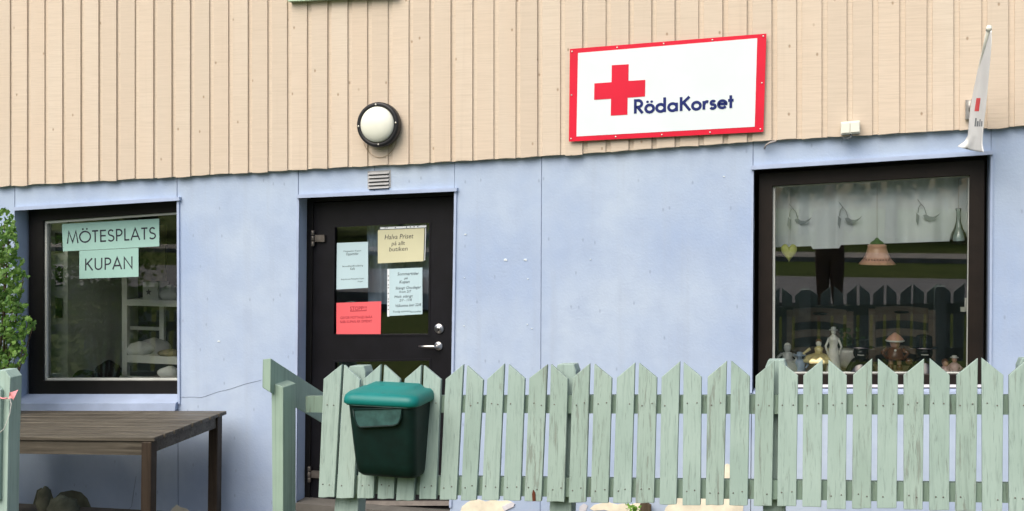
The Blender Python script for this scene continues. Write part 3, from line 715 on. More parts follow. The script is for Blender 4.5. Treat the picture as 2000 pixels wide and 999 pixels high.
def ffn(u, v):
    a, b = lerp(LE, v), lerp(RE, v); px = a[0]+(b[0]-a[0])*u
    Y = -.14 - .50*max(0, min(1, (px-1890)/46)) + .022*math.sin(u*8+v*3.0)*v
    return P(px, a[1]+(b[1]-a[1])*u + 4*math.sin(u*3.1)*max(0, v-.85)*3, Y)
cl = MB().grid(ffn, 18, 40).build('cloth', M_FLAG, fl)
md = cl.modifiers.new('thickness', 'SOLIDIFY'); md.thickness = .002
def patch(name, m, pp):
    MB().prism([P(x, y, -.60) + Vector((0,-.0,0)) for x, y in pp], (0,.001,0)).build(name, m, cl)
def onflag(us, vs, lift=.004):
    mbx = MB(); mbx.grid(lambda u, v: ffn(us[0]+(us[1]-us[0])*u, vs[0]+(vs[1]-vs[0])*v) + Vector((0,-lift,0)), 6, 6); return mbx
onflag((.30,.58),(.485,.575)).build('red_mark', M_RED, cl)
for u0, v0, u1, v1 in ((.40,.63,.50,.70),(.54,.655,.66,.70),(.70,.64,.78,.70),(.82,.655,.92,.70)):
    onflag((u0,u1),(v0,v1)).build('print', M_PRINT, cl)

# ------------------------------------------------------------------ white outdoor socket box, loose cable
a = [P(1642,239,-.105), P(1680,235.5,-.105), P(1680,260,-.105), P(1642,263.5,-.105)]
sk = empty('socket_box', a[3], 'small white double socket box at the lower edge of the siding', 'socket box')
MB().prism(a, (0,.052,0)).build('housing', M_PLAST, sk, bevel=.004)
for x0, x1 in ((1643.5,1659.8),(1661.2,1678.5)):
    f0 = lambda x: -(x-1642)*.092
    MB().prism([P(x0,241.5+f0(x0),-.112),P(x1,241.5+f0(x1),-.112),P(x1,261+f0(x1),-.112),P(x0,261+f0(x0),-.112)], (0,.0065,0)).build('cover', M_PLAST, sk, bevel=.002)
MB().tube([P(1662,262,-.08),P(1662,268,-.08),P(1656,271,-.07),P(1646,270,-.055)], .006, 8).build('cable_stub', M_PRINT, sk)
MB().tube([P(1493,291,-.02),P(1496,284,-.045),P(1504,279,-.055),P(1516,276,-.055)], .006, 8).build('cable', simple('grey_cable', (.3,.28,.27), .6), label='short grey cable end curling below the sign beside the right window', cat='cable')

# ------------------------------------------------------------------ table
zt_ = P(440,805,-.2).z; XR = P(440,805,-.2).x + .065; XL = -5.72; YB, YFt = -.21, -1.13
tb = empty('table', ((XL+XR)/2, (YB+YFt)/2, -.13), 'weathered brown slatted wooden table below the left window', 'table')
n = 8; wy = (YB-YFt)/n
for k in range(n):
    y1 = YB - wy*k; g = .010 + random.uniform(0,.006)
    x_off = .09*(k+.5)/n*0
    MB().box((XL, y1-wy+g, zt_-.024+random.uniform(-.002,.002)), (XR-.02+random.uniform(-.004,.004), y1, zt_)).build('plank', M_TAB, tb, bevel=.003)
for y in (YB-.06, YFt+.04):
    MB().box((XL+.06, y-.015, zt_-.11), (XR-.08, y+.015, zt_-.026)).build('apron', M_TAB, tb)
MB().box((XR-.085, YFt+.06, zt_-.10), (XR-.055, YB-.08, zt_-.027)).build('apron', M_TAB, tb)
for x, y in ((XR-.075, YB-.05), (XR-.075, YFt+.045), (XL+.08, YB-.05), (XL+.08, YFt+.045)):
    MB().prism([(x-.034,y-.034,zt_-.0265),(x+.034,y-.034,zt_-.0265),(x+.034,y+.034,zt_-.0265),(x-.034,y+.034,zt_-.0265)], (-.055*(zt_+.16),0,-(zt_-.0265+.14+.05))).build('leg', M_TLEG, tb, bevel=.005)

tb.rotation_euler = (0, -.042, R(2.8)); tb.location.z -= .034
# ------------------------------------------------------------------ bush beside the left window, stones, weed
def leaf(mb, c, s, up=None):
    n = Vector((random.gauss(0,1), random.gauss(-.9,.8), random.gauss(.5,.8))).normalized()
    u = n.cross(Vector((random.gauss(0,1), random.gauss(0,1), random.gauss(0,1)))).normalized(); v = n.cross(u)
    prof = [(0,-.9),(.42,-.55),(.75,-.6),(.62,-.15),(.95,.1),(.5,.3),(.35,.75),(0,1.0),(-.35,.75),(-.5,.3),(-.95,.1),(-.62,-.15),(-.75,-.6),(-.42,-.55)]
    b = len(mb.v); mb.v.append(c + n*s*.18)
    for a, q in prof: mb.v.append(c + u*a*s + v*q*s - n*s*.15*abs(a))
    m = len(prof)
    for i in range(m): mb.f.append([b, b+1+i, b+1+(i+1) % m]); mb.sm.append(False)
bush = empty('leafy_bush', (P(-10,990,-.5).x, -.5, -.13), 'leafy green bush at the left edge beside the left window', 'bush')
fo = MB(); br = MB()
BC = [(8,440,22,30),(5,480,32,34),(15,520,32,30),(10,560,36,34),(28,585,26,22),(10,610,34,34),(28,640,30,28),(14,670,34,32),(30,695,22,26),(-30,500,40,60),(-40,600,50,70),(-40,700,50,60),(-90,800,60,90),(-90,900,60,90),(-60,960,50,60),(-120,600,60,80),(5,720,20,22),(56,625,9,8),(64,640,7,10),(46,540,12,10),(18,455,12,20)]
for (x, y, rx, ry) in BC:
    for k in range(int(rx*ry*.105)):
        a = random.uniform(0, 6.283); q = math.sqrt(random.random())
        leaf(fo, P(x+rx*q*math.cos(a), y+ry*q*math.sin(a), -.42+random.gauss(0,.13)), random.uniform(.013,.029))
fo.build('foliage', M_LEAF, bush, kind='stuff')
base = P(-20,985,-.45)
for (x, y, rx, ry) in BC:
    p = P(x, y, -.42); br.tube([base + Vector((random.uniform(-.05,.05),0,-.2)), base*.5+p*.5+Vector((random.uniform(-.06,.06),0,.02)), p], [.012,.007,.003], 6)
br.build('stem', M_BARK, bush)
def rock(c, r, lab):
    mbk = MB(); mbk.ball(c, r, 12, 8)
    for i, v in enumerate(mbk.v): mbk.v[i] = c + (v-c)*(1+.22*math.sin(v.x*60+v.z*41)*math.cos(v.z*55+v.y*37))
    mbk.build('stone', M_STONE, label=lab, cat='stone')
g0 = P(135,985,-.25); rock(Vector((g0.x, -.30, g0.z-.02)), (.12,.08,.085), 'large mossy stone against the wall under the table')
g0 = P(85,975,-.25); rock(Vector((g0.x, -.24, g0.z-.03)), (.055,.05,.10), 'narrow pale stone beside the rear table leg')
wd = MB(); wc = P(1236,995,-.12)
for k in range(34): leaf(wd, wc + Vector((random.gauss(0,.022), random.gauss(0,.02), random.uniform(-.05,.035))), random.uniform(.010,.018))
wd.tube([wc+Vector((0,0,-.2)), wc+Vector((.004,0,-.05)), wc+Vector((-.002,0,.04))], [.004,.003,.001], 6)
wd.build('weed', mk_leaf('weed_leaf', (.10,.24,.02), (.17,.34,.04)), label='small bright green weed at the wall foot below the middle of the fence', cat='weed')
pk = MB().prism([P(x, y, -.06) for x, y in ((1250,985),(1262,983),(1271,988),(1271,1060),(1250,1060))], (0,.03,0)).build('wooden_stake', M_BARK, label='short brown wooden stake at the wall foot beside the weed', cat='stake')

# ------------------------------------------------------------------ notices on the door
yp = YD + .0135
def sheet(name, q, m, lab, cat='notice'):
    pts = [P(x, y, yp) for x, y in q]
    o = empty(name, (pts[2]+pts[3])/2, lab, cat)
    f = bil(*pts)
    mbp = MB(); mbp.grid(lambda u, v: f(u, v, .0004*math.sin(u*5+v*4)), 6, 6, False); p = mbp.build('paper', m, o)
    so_ = p.modifiers.new('thickness', 'SOLIDIFY'); so_.thickness = .0004; so_.offset = 0
    asp = (pts[1]-pts[0]).length/(pts[0]-pts[3]).length
    return o, (lambda u, v, l=0: f(u, v, .0004*math.sin(u*5+v*4)+l)), asp
o, f, a = sheet('notice', [(658,475),(719,472.5),(719,562.5),(657,566)], M_PW, 'white printed notice on the door glass, left side', 'notice')
font_lines([('Mötesplats Kupan', .22, .80, .032, 0, .56), ('Öppettider', .30, .725, .060, 0, .40), ('Secondhandförsäljning', .18, .475, .036, 0, .66), ('Kafé', .44, .405, .055, 0, .14), ('Röda Korset Mötesplats Kupan', .15, .195, .034, 0, .72), ('i Kupan', .66, .135, .03, .2, .18)], f, a).build('lettering', M_INK, o)
o, f, a = sheet('notice', [(738,450),(829,446),(827,510.5),(738,515)], M_PY, 'pale yellow handwritten half price notice at top right of the door glass')
font_lines([('Halva Priset', .15, .71, .155, .15, .62), ('på allt', .30, .52, .13, .1, .29), ('butiken', .25, .345, .14, .12, .40)], f, a).build('lettering', M_INK, o)
MB().add([f(.05,1.02,.001), f(1.04,1.02,.001), f(1.04,1.085,.001), f(.05,1.085,.001)], [(0,1,2,3)]).build('pocket_strip', M_PLS, o)
hm = MB()
for u in (.16,.20,.38,.62,.70,.78,.86): hm.add([f(u+.014*math.cos(k), 1.055+.016*math.sin(k), .0016) for k in range(6)], [list(range(6))])
hm.build('pocket_holes', M_BLACKM, o, kind='stuff')
MB().add([f(1.02,.02,.0012), f(1.035,.02,.0012), f(1.035,1.0,.0012), f(1.02,1.0,.0012)], [(0,1,2,3)]).build('pocket_edge', M_PLS, o)
o, f, a = sheet('notice', [(761,525.5),(825,523),(825,614),(761,617.5)], M_PW, 'white handwritten summer hours notice with punched margin on the door glass', 'notice')
font_lines([('Sommartider', .24, .85, .070, .2, .66), ('på', .45, .765, .05, .2, .10), ('Kupan', .30, .68, .068, .2, .31), ('Stängt Onsdagar', .18, .555, .062, .2, .78), ('from 2/7', .30, .475, .055, .2, .36), ('Helt stängt', .15, .375, .06, .2, .56), ('2/7 - 17/8', .30, .295, .055, .2, .38), ('Välkomna åter 22/8', .18, .18, .062, .2, .78)], f, a).build('lettering', M_INK, o)
for ln in (('Trevlig sommar', .10, .065, .042, .2, .52), ('Personalen', .62, .045, .040, .2, .34)): font_lines([ln], f, a).build('lettering', M_INK, o)
MB().add([f(-.075,-.01,.0004), f(-.004,-.01,.0004), f(-.004,1.0,.0004), f(-.075,1.0,.0004)], [(0,1,2,3)]).build('pocket_strip', M_PLS, o)
hm = MB()
for v in (.85,.66,.60,.36,.30,.14,.76,.48,.22): hm.add([f(-.04+.018*math.cos(k), v+.012*math.sin(k), .0012) for k in range(6)], [list(range(6))])
hm.build('pocket_holes', M_BLACKM, o, kind='stuff')
o, f, a = sheet('notice', [(657,592),(744.5,589),(743.5,653.5),(657,656)], M_PR, 'red STOPP!!! notice at the lower left of the door glass')
font_lines([('STOPP!!!', .31, .755, .125, 0, .37)], f, a).build('heading', M_INKR, o)
font_lines([('GÅVOR MOTTAGES BARA', .09, .50, .085, 0, .72)], f, a).build('lettering', M_INKR, o)
font_lines([('NÄR KUPAN ÄR ÖPPEN!!!', .09, .375, .085, 0, .71)], f, a).build('lettering', M_INKR, o)
MB().add([f(.31,.725,.001), f(.68,.725,.001), f(.68,.742,.001), f(.31,.742,.001)], [(0,1,2,3)]).build('underline', M_INKR, o)

dcu = MB().grid(lambda u, v: P(716+140*u+3*v, 424-6*u+170*v+20*u*math.sin(u*2)*v, .27+.012*math.sin(u*26)+.006*math.sin(u*61)), 50, 4)
dcu.build('door_curtain', mk_fabric('sky_tinted_curtain', (.26,.33,.40), 60), label='grey curtain behind the door glass, tinted blue for reflected sky', cat='curtain')  # greyish curtain panel; its blue tint stands in for sky reflected in the glass
# paper signs in the left window
yp = YW + .036
o, f, a = sheet('paper_sign', [(121,438),(311,427.5),(311,481.5),(123,491.5)], M_PM, 'mint paper sign reading MÖTESPLATS at the top of the left window', 'paper sign')
pr = 1/a
def lmw(u, v, l): return f(u, v*a, l) if False else f(u, v, l)
def window_text(txt, f, a, x0, y0, h, width):
    m = lambda u, v, l: f(u, v*a, l)       # u in sheet widths, v in sheet widths
    _, x = letters(txt, m, x0, y0/a, h/a, .128, 1.0, .05)
    k = width/(x-x0); mbx, _ = letters(txt, m, x0, y0/a, h/a, .128, k, .05); return mbx
window_text('MÖTESPLATS', f, a, .045, .27, .44, .93).build('lettering', M_INK, o)
o, f, a = sheet('paper_sign', [(155,490.5),(270.5,484.5),(270.5,541),(155,545)], M_PM, 'mint paper sign reading KUPAN below the MÖTESPLATS sign', 'paper sign')
window_text('KUPAN', f, a, .085, .285, .43, .84).build('lettering', M_INK, o)

# ------------------------------------------------------------------ behind the left window
def pbox(px0, px1, py0, py1, Y, dep, name, m, **k):
    p, q = P(px0, py1, Y), P(px1, py0, Y)
    return MB().box((p.x, Y, p.z), (q.x, Y+dep, q.z)).build(name, m, **k)
sr = pbox(96,132,420,740,.30,.9,'side_board', M_INW, label='tall pale board with pinned photos inside the left window', cat='board')
for y0, y1, lab in ((456,495,'highest'),(520,560,'middle'),(583,622,'lowest')):
    p = P(108,y1,.29); q = P(122,y0,.29)
    MB().prism([p, Vector((q.x,.288,p.z+.006)), q, Vector((p.x,.288,q.z+.004))], (0,.003,0)).build('photo_card', M_PHOTO, label='%s dark photo card hanging on the pale board' % lab, cat='photo')
shf = empty('shelf_unit', P(250,740,.7), 'white shelf unit inside the left window', 'shelf')
def shp(px0, px1, py0, py1, Y, dep, nm): return pbox(px0, px1, py0, py1, Y, dep, nm, M_SHELF, parent=shf)
shp(238,248,500,742,.70,.04,'upright'); shp(248.3,420,590,597,.70,.30,'shelf'); shp(248.3,420,701,708,.70,.30,'shelf'); shp(248.3,318,640,644,1.02,.02,'rung'); shp(311,320,597.5,690,.98,.03,'upright')
pbx = pbox(279,309,552,589.5,.74,.14,'star_box', M_INW, label='white box with a grey star on the upper shelf', cat='box')
sc_ = P(290,571,.738); mbs = MB(); mbs.prism([sc_ + Vector(((.028 if k % 2 == 0 else .012)*math.sin(math.pi*k/5), 0, (.028 if k % 2 == 0 else .012)*math.cos(math.pi*k/5))) for k in range(10)], (0,.0018,0)); mbs.build('star', M_STAR, pbx)
def cloth(c, r, m, nm, lab, cat):
    mbk = MB(); mbk.ball(c, r, 18, 10)
    for i, v in enumerate(mbk.v):
        d = v-c; mbk.v[i] = c + d*(1+.16*math.sin(d.x*38+d.z*22)*math.cos(d.y*31+d.x*17))
    mbk.build(nm, m, label=lab, cat=cat)
cloth(P(332,574,.78), (.08,.07,.065), M_WCLOTH, 'lace_bundle', 'pale lacy bundle beside the star box on the upper shelf', 'bundle')
cloth(P(272,682,.80), (.12,.10,.055), M_WCLOTH, 'folded_blanket', 'pale folded blanket on the lower shelf', 'blanket')
cloth(P(300,680,.90), (.13,.10,.075), M_GCLOTH, 'grey_bundle', 'grey cloth bundle behind the pale blanket on the lower shelf', 'bundle')
cloth(P(330,690,.76), (.09,.07,.03), M_FLORAL, 'patterned_cloth', 'dark patterned cloth on the right of the lower shelf', 'cloth')
cloth(P(330,728,.42), (.085,.07,.045), M_WCLOTH, 'white_cloth', 'white crumpled cloth on the ledge at lower right of the left window', 'cloth')
cloth(P(212,728,.45), (.10,.08,.085), M_BLK, 'black_hat', 'black rounded hat on the ledge of the left window', 'hat')
cloth(P(160,735,.45), (.15,.09,.045), M_BLK, 'black_cloth', 'low black cloth heap left of the black hat', 'cloth')
pbox(270,322,440,556,1.1,.03,'wall_hanging', M_FLORAL, label='faded floral wall hanging above the shelf unit', cat='wall hanging')
pbox(150,232,520,742,1.6,.04,'inner_door', simple('dark_panel', (.05,.042,.032), .7, .3, 3), label='dark brown inner door seen deep in the left window', cat='door')
pbox(168,178,545,742,1.55,.03,'clothes_rail_post', simple('brown_post', (.10,.075,.05), .7, .2, 3), label='thin brown upright post left of the white shelf unit', cat='post')
p0, p1 = P(92,744,.21), P(380,744,.21)
MB().box((p0.x,.205,p0.z-.03),(p1.x,.62,p0.z-.004)).build('window_ledge', M_SHELF, label='pale ledge inside the bottom of the left window', cat='ledge')

# ------------------------------------------------------------------ behind the right window
p0, p1 = P(1490,729,.18), P(1915,729,.18)
SZ = p0.z - .004
MB().box((p0.x,.175,SZ-.03),(p1.x,.80,SZ)).build('display_ledge', M_TAN, label='tan wooden ledge carrying the figurines in the right window', cat='ledge')
def cfn(u, v):
    px = 1500 + 402*u; top = 352 - 16*u; bot = 484 - 14*u + (6 if .21 < u < .35 else 0)
    return P(px, top+(bot-top)*v, .30 + .016*math.sin(u*31)*(.4+v)+.008*math.sin(u*67+1) + (-.015 if .22 < u < .34 else 0)*v)
cu_ = MB().grid(cfn, 110, 8).build('curtain', M_CUR, label='short white valance curtain with embroidered pods in the right window', cat='curtain')
def pod(cx, cy, s, flip=1):
    mbp = MB(); q = [(-1,.2),(-.8,-.25),(-.2,-.55),(.4,-.35),(1.0,.15),(1.25,.55),(.9,.25),(.35,0),(-.2,.05),(-.6,.35)]
    mbp.prism([P(cx+a*s*flip, cy-b*s, .268) for a, b in q], (0,.001,0)); return mbp
for x, y in ((1567,432),(1665,430),(1818,424)):
    pod(x, y, 15).build('embroidered_pod', M_EMB, cu_)
    MB().tube([P(x-26,y-34,.268),P(x-20,y-26,.268),P(x-13,y-18,.268),P(x-9,y-6,.268)], .0022, 5).tube([P(x-25,y-8,.268),P(x-24,y-18,.268),P(x-19,y-25,.268)], .0022, 5).build('embroidered_twig', M_EMB, cu_)
    MB().prism([P(x-28,y-8,.268),P(x-22,y-2,.268),P(x-25,y+18,.268),P(x-29,y+8,.268)], (0,.001,0)).build('embroidered_leaf', M_EMB, cu_)
def hang(px, y0, y1, Y, par): MB().tube([P(px, y0, Y), P(px, y1, Y)], .0016, 5).build('string', M_STRING, par)
# heart
hc = P(1541,492,.178); ht = empty('heart_ornament', hc, 'yellow green heart hanging at the left of the right window', 'ornament')
hp = []
for k in range(28):
    t = 2*math.pi*k/28; hp.append(((16*math.sin(t)**3)/17, (13*math.cos(t)-5*math.cos(2*t)-2*math.cos(3*t)-math.cos(4*t))/17))
rs = [[hc + Vector((x*.052*s, yy, z*.068*s)) for x, z in hp] for s, yy in ((.15,-.018),(.6,-.014),(.88,-.008),(1,.0),(.88,.008),(.6,.014),(.15,.018))]
MB().rings(rs).build('heart', M_HEART, ht); hang(1541, 360, 478, .160, ht)
# bell
bc = P(1713,517,.27); be = empty('bell_ornament', bc, 'pink scalloped ceramic bell hanging in the middle of the right window', 'ornament')
wobf = lambda a, j: .06*math.cos(a*12)*(1 if j <= 1 else .3 if j == 2 else 0)
s_ = .0033
MB().lathe([(32*s_,0),(30*s_,3*s_),(25*s_,10*s_),(21*s_,18*s_),(18*s_,28*s_),(16.5*s_,33*s_),(17.5*s_,35*s_),(14*s_,38*s_)], bc, 48, wob=wobf).build('bell_body', M_TERRA, be)
MB().lathe([(13*s_,38*s_),(11*s_,42*s_),(5*s_,46*s_),(2*s_,50*s_)], bc, 20).build('crown', M_GRN, be); hang(1713, 352, 470, .27, be)
hb = MB()
for k in range(9):
    x = -20+k*5; yy = -math.sqrt(max(0, 27**2-x*x))*s_
    hb.ball(bc+Vector((x*s_, yy-.001, 9.5*s_)), (.004,.003,.005), 6, 4)
hb.build('heart_cutouts', M_CBR, be, kind='stuff')
# glass bottle
gb = P(1872,478,.24); go = empty('glass_bottle', gb, 'clear glass drop bottle hanging at the right of the right window', 'bottle')
MB().lathe([(.025,0),(.047,.008),(.052,.03),(.046,.06),(.026,.10),(.014,.14),(.012,.19),(.018,.215),(.016,.218)], gb, 24).build('vessel', M_CLR, go); hang(1872, 350, 412, .24, go)

def figurine(px, yt, Y, nm, lab, parts, zoff=0):
    b = P(px, 725, Y); b.z = SZ + .0005 + zoff; h = P(px, yt, Y).z - b.z
    o = empty(nm, b, lab, 'figurine')
    for (pn, m, fn) in parts:
        mm = MB(); fn(mm, b, h)
        if pn in ('arm', 'boot') or (pn == 'leg' and nm == 'doll_figurine'):       # a left and a right one
            n, k = len(mm.v)//2, len(mm.f)//2
            for q in (0, 1):
                hf = MB(); hf.add(mm.v[q*n:(q+1)*n], [[i-q*n for i in f] for f in mm.f[q*k:(q+1)*k]], True); hf.build(pn, m, o)
        else: mm.build(pn, m, o)
def dress(prof): return lambda m, b, h: m.lathe([(r*h, z*h) for r, z in prof], b, 16)
def head(z, r): return lambda m, b, h: m.ball(b+Vector((0,0,z*h)), (r*h*.9,r*h*.95,r*h), 12, 8)
def arms(zs, zh, wx, r, yy=-.05): 
    def f(m, b, h):
        for s in (-1,1): m.tube([b+Vector((s*wx*.55*h,0,zs*h)), b+Vector((s*wx*h,-.02*h,(zs+zh)/2*h)), b+Vector((s*wx*.7*h,yy*h,zh*h))], [r*h,r*h*.85,r*h*.7], 7)
    return f
def brim(z, r, th, crown_r, crown_h): return lambda m, b, h: m.lathe([(r*h,z*h),(r*h,(z+th)*h),(crown_r*h,(z+th*1.3)*h),(crown_r*.95*h,(z+crown_h)*h),(crown_r*.5*h,(z+crown_h*1.12)*h)], b, 18)
LADY = [(.17,0),(.17,.03),(.15,.08),(.125,.3),(.10,.5),(.075,.60),(.095,.68),(.10,.74),(.05,.79),(.03,.82)]
figurine(1628,635,.21,'lady_figurine','tall white porcelain lady with hat, tallest figurine on the ledge',[('gown',M_CW,dress(LADY)),('face',M_CW,head(.865,.052)),('hat',M_CG,brim(.895,.085,.012,.05,.06)),('arm',M_CW,arms(.74,.42,.15,.025))])
figurine(1538,672,.23,'seated_girl_figurine','pale grey seated girl figurine at the far left of the ledge',[('skirt',M_CG,dress([(.42,0),(.44,.2),(.36,.38),(.22,.46),(.16,.55),(.19,.68),(.08,.74)])),('face',M_CG,head(.86,.14)),('arm',M_CG,arms(.66,.42,.32,.06,-.25)),('hair',M_CW,lambda m,b,h: m.ball(b+Vector((0,.03*h,.92*h)), .12*h, 10, 6))])
figurine(1562,688,.21,'blue_boy_figurine','small blue figurine in a brimmed hat beside the grey seated girl',[('coat',M_CB,dress([(.26,0),(.28,.1),(.22,.35),(.25,.6),(.12,.7)])),('face',M_CB,head(.79,.11)),('hat',M_CB,brim(.85,.28,.03,.13,.14)),('arm',M_CB,arms(.6,.3,.36,.06))])
figurine(1599,664,.22,'dancer_figurine','yellow skirted dancer figurine left of the tall white lady',[('leg',M_CW,dress([(.16,0),(.16,.05),(.07,.08),(.07,.40)])),('skirt',M_CY,lambda m,b,h: m.lathe([(.14*h,.34*h),(.40*h,.36*h),(.42*h,.42*h),(.32*h,.54*h),(.12*h,.62*h)], b, 36, wob=lambda a,j: .09*math.cos(a*9))),('bodice',M_CY,dress([(.11,.6),(.10,.66),(.13,.76),(.05,.82)])),('face',M_CW,head(.89,.09)),('hair',M_CBR,lambda m,b,h: m.ball(b+Vector((0,.03*h,.945*h)), .085*h, 10, 6)),('arm',M_CY,arms(.74,.46,.42,.045))])
def bust(hat): return [('body',M_GLAZE,dress([(.40,0),(.40,.06),(.34,.25),(.24,.42),(.18,.48)])),('head',M_GLAZE,head(.62,.21)),('hat',M_GLAZE,hat),('smile',M_CW,lambda m,b,h: m.tube([b+Vector((x*h,-.20*h,(.585+4*x*x*.2)*h)) for x in (-.08,-.04,0,.04,.08)], .011*h, 6))]
figurine(1681,661,.21,'black_figurine','black glazed figurine in a wide round hat right of the white lady',bust(brim(.76,.34,.03,.22,.2)))
figurine(1805,656,.21,'black_figurine','black glazed figurine in a tall hat right of the brown doll',bust(brim(.72,.30,.02,.18,.27)))
stp = P(1748,725,.27)
MB().lathe([(.062,0),(.066,.01),(.06,.03),(.058,.042),(.03,.044)], Vector((stp.x,.27,SZ+.0005)), 18).build('stand', M_TAN, label='pale round stand under the brown doll', cat='stand')
figurine(1748,650,.27,'doll_figurine','brown coated doll with white trimmed red hat and handbag on a stand',[('leg',M_SKIN,lambda m,b,h: [m.tube([b+Vector((s*.11*h,0,.12*h)), b+Vector((s*.10*h,0,.32*h))], .06*h, 8) for s in (-1,1)]),('boot',M_CBR,lambda m,b,h: [m.tube([b+Vector((s*.12*h,-.01*h,0.0)), b+Vector((s*.11*h,0,.14*h))], [.085*h,.075*h], 8) for s in (-1,1)]),('coat',M_CBR,dress([(.24,.28),(.26,.31),(.20,.45),(.17,.58),(.07,.62)])),('collar',M_CW,lambda m,b,h: m.ball(b+Vector((0,-.14*h,.52*h)), (.05*h,.05*h,.07*h), 8, 6)),('face',M_SKIN,head(.72,.15)),('hat',M_TERRA,dress([(.235,.78),(.22,.83),(.16,.90),(.06,.97),(.03,1.0)])),('hat_trim',M_CW,lambda m,b,h: m.lathe([(.22*h,.755*h),(.25*h,.77*h),(.25*h,.795*h),(.22*h,.81*h)], b, 20)),('arm',M_CBR,arms(.56,.34,.34,.06)),('handbag',M_CBR,lambda m,b,h: m.ball(b+Vector((.36*h,-.06*h,.24*h)), (.10*h,.05*h,.09*h), 10, 6))], .045)
SMALL = [(.30,0),(.30,.1),(.2,.4),(.22,.6),(.1,.7)]
figurine(1846,703,.19,'child_figurine','tiny brown haired figurine left of the pink one',[('body',M_CP,dress(SMALL)),('face',M_SKIN,head(.82,.15)),('hair',M_CBR,lambda m,b,h: m.ball(b+Vector((0,.06*h,.88*h)), .17*h, 10, 6)),('arm',M_CP,arms(.6,.35,.32,.06))])
figurine(1864,694,.21,'pink_figurine','tiny pink lady figurine at the far right of the ledge',[('dress',M_CP,dress([(.32,0),(.30,.1),(.16,.45),(.2,.62),(.08,.72)])),('face',M_SKIN,head(.82,.11)),('hat',M_CW,brim(.9,.16,.02,.1,.08)),('arm',M_CP,arms(.62,.4,.26,.05))])
pc = P(1655,688,.62); po = empty('flower_pot', pc, 'white flower pot with a dark plant behind the white lady', 'flower pot')
pc.z = SZ+.001
MB().lathe([(.045,0),(.055,.02),(.07,.10),(.072,.115),(.06,.116)], pc, 20).build('pot', M_CW, po)
lv = MB()
for k in range(40): leaf(lv, pc+Vector((random.gauss(0,.04), random.gauss(0,.03), .14+abs(random.gauss(0,.05)))), .02)
lv.build('leaves', M_LEAFT, po, kind='stuff')
def chair(px0, px1, yt, Y, lab):
    x0, x1 = P(px0,600,Y).x, P(px1,600,Y).x; zt = P(px0, yt, Y).z; mid = (x0+x1)/2
    o = empty('chair', (mid, Y, -.06), lab, 'chair', 'chairs inside the right window')
    for x in (x0, x1): MB().box((x-.022,Y-.02,-.055),(x+.022,Y+.02,zt-.01)).build('back_post', M_CHAIR, o)
    def slatq(z0, z1, sag, cut=False):
        n = 10; t = [Vector((x0+.023+(x1-x0-.046)*i/n, Y-.012+.03*math.sin(math.pi*i/n), z1 + sag*math.sin(math.pi*i/n))) for i in range(n+1)]
        b = [Vector((p.x, p.y, z0 + sag*1.6*math.sin(math.pi*i/n))) for i, p in enumerate(t)]
        m = MB(); off = Vector((0,.018,0))
        m.add(t + b + [p+off for p in t] + [p+off for p in b], [(i,i+1,n+2+i,n+1+i) for i in range(n)] + [(2*n+3+i,2*n+2+i,3*n+3+i,3*n+4+i) for i in range(n)] + [(i+1,i,2*n+2+i,2*n+3+i) for i in range(n)] + [(n+1+i,n+2+i,3*n+4+i,3*n+3+i) for i in range(n)])
        return m.build('back_slat', M_CHAIR, o)
    top = slatq(zt-.10, zt, .008); slatq(zt-.21, zt-.155, .012); slatq(zt-.33, zt-.275, .012)
    MB().ball((mid, Y-.012+.02, zt-.03), (.05,.02,.010), 12, 6).build('grip_hole', M_BLK, top)
    MB().box((x0-.02,Y+.02,.40),(x1+.02,Y+.45,.44)).build('seat', M_CHAIR, o)
    for x in (x0+.02, x1-.02): MB().box((x-.02,Y+.40,-.055),(x+.02,Y+.44,.40)).build('leg', M_CHAIR, o)
chair(1543,1660,603,1.1,'grey brown slat back chair inside the right window, left one of two')
chair(1703,1820,600,1.1,'grey brown slat back chair inside the right window, right one of two')

# ------------------------------------------------------------------ what the panes mirror: trees beyond the road
wo = MB()
def tree(x, y, h, r):
    wo.tube([(x,y,.3),(x+.1,y,h*.3),(x,y,h*.75)], [.28,.2,.06], 8)
    for k in range(1000):
        a, b = random.uniform(0,6.283), random.uniform(-1,1); q = random.random()**.4
        c = Vector((x + r*q*math.cos(a)*math.sqrt(1-b*b), y + r*q*math.sin(a)*math.sqrt(1-b*b), h*.58 + h*.42*q*b)) + Vector((random.gauss(0,.3),random.gauss(0,.3),random.gauss(0,.3)))
        u = Vector((random.gauss(0,1),random.gauss(0,1),random.gauss(0,1))).normalized()*.34; v = u.cross(Vector((random.gauss(0,1),random.gauss(0,1),random.gauss(0,1)))).normalized()*.25
        wo.add([c-u-v, c+u-v, c+u+v, c-u+v], [(0,1,2,3)])
for k in range(46):
    tree(-95 + k*4.2 + random.uniform(-1,1), -44 + random.uniform(-5,5) + max(0, abs(k-23)-9)*1.4, random.uniform(8,13), random.uniform(2.8,4.0))
wo.build('wood', M_LEAFT, kind='stuff', label='far green wood across the road mirrored in the panes', cat='wood')

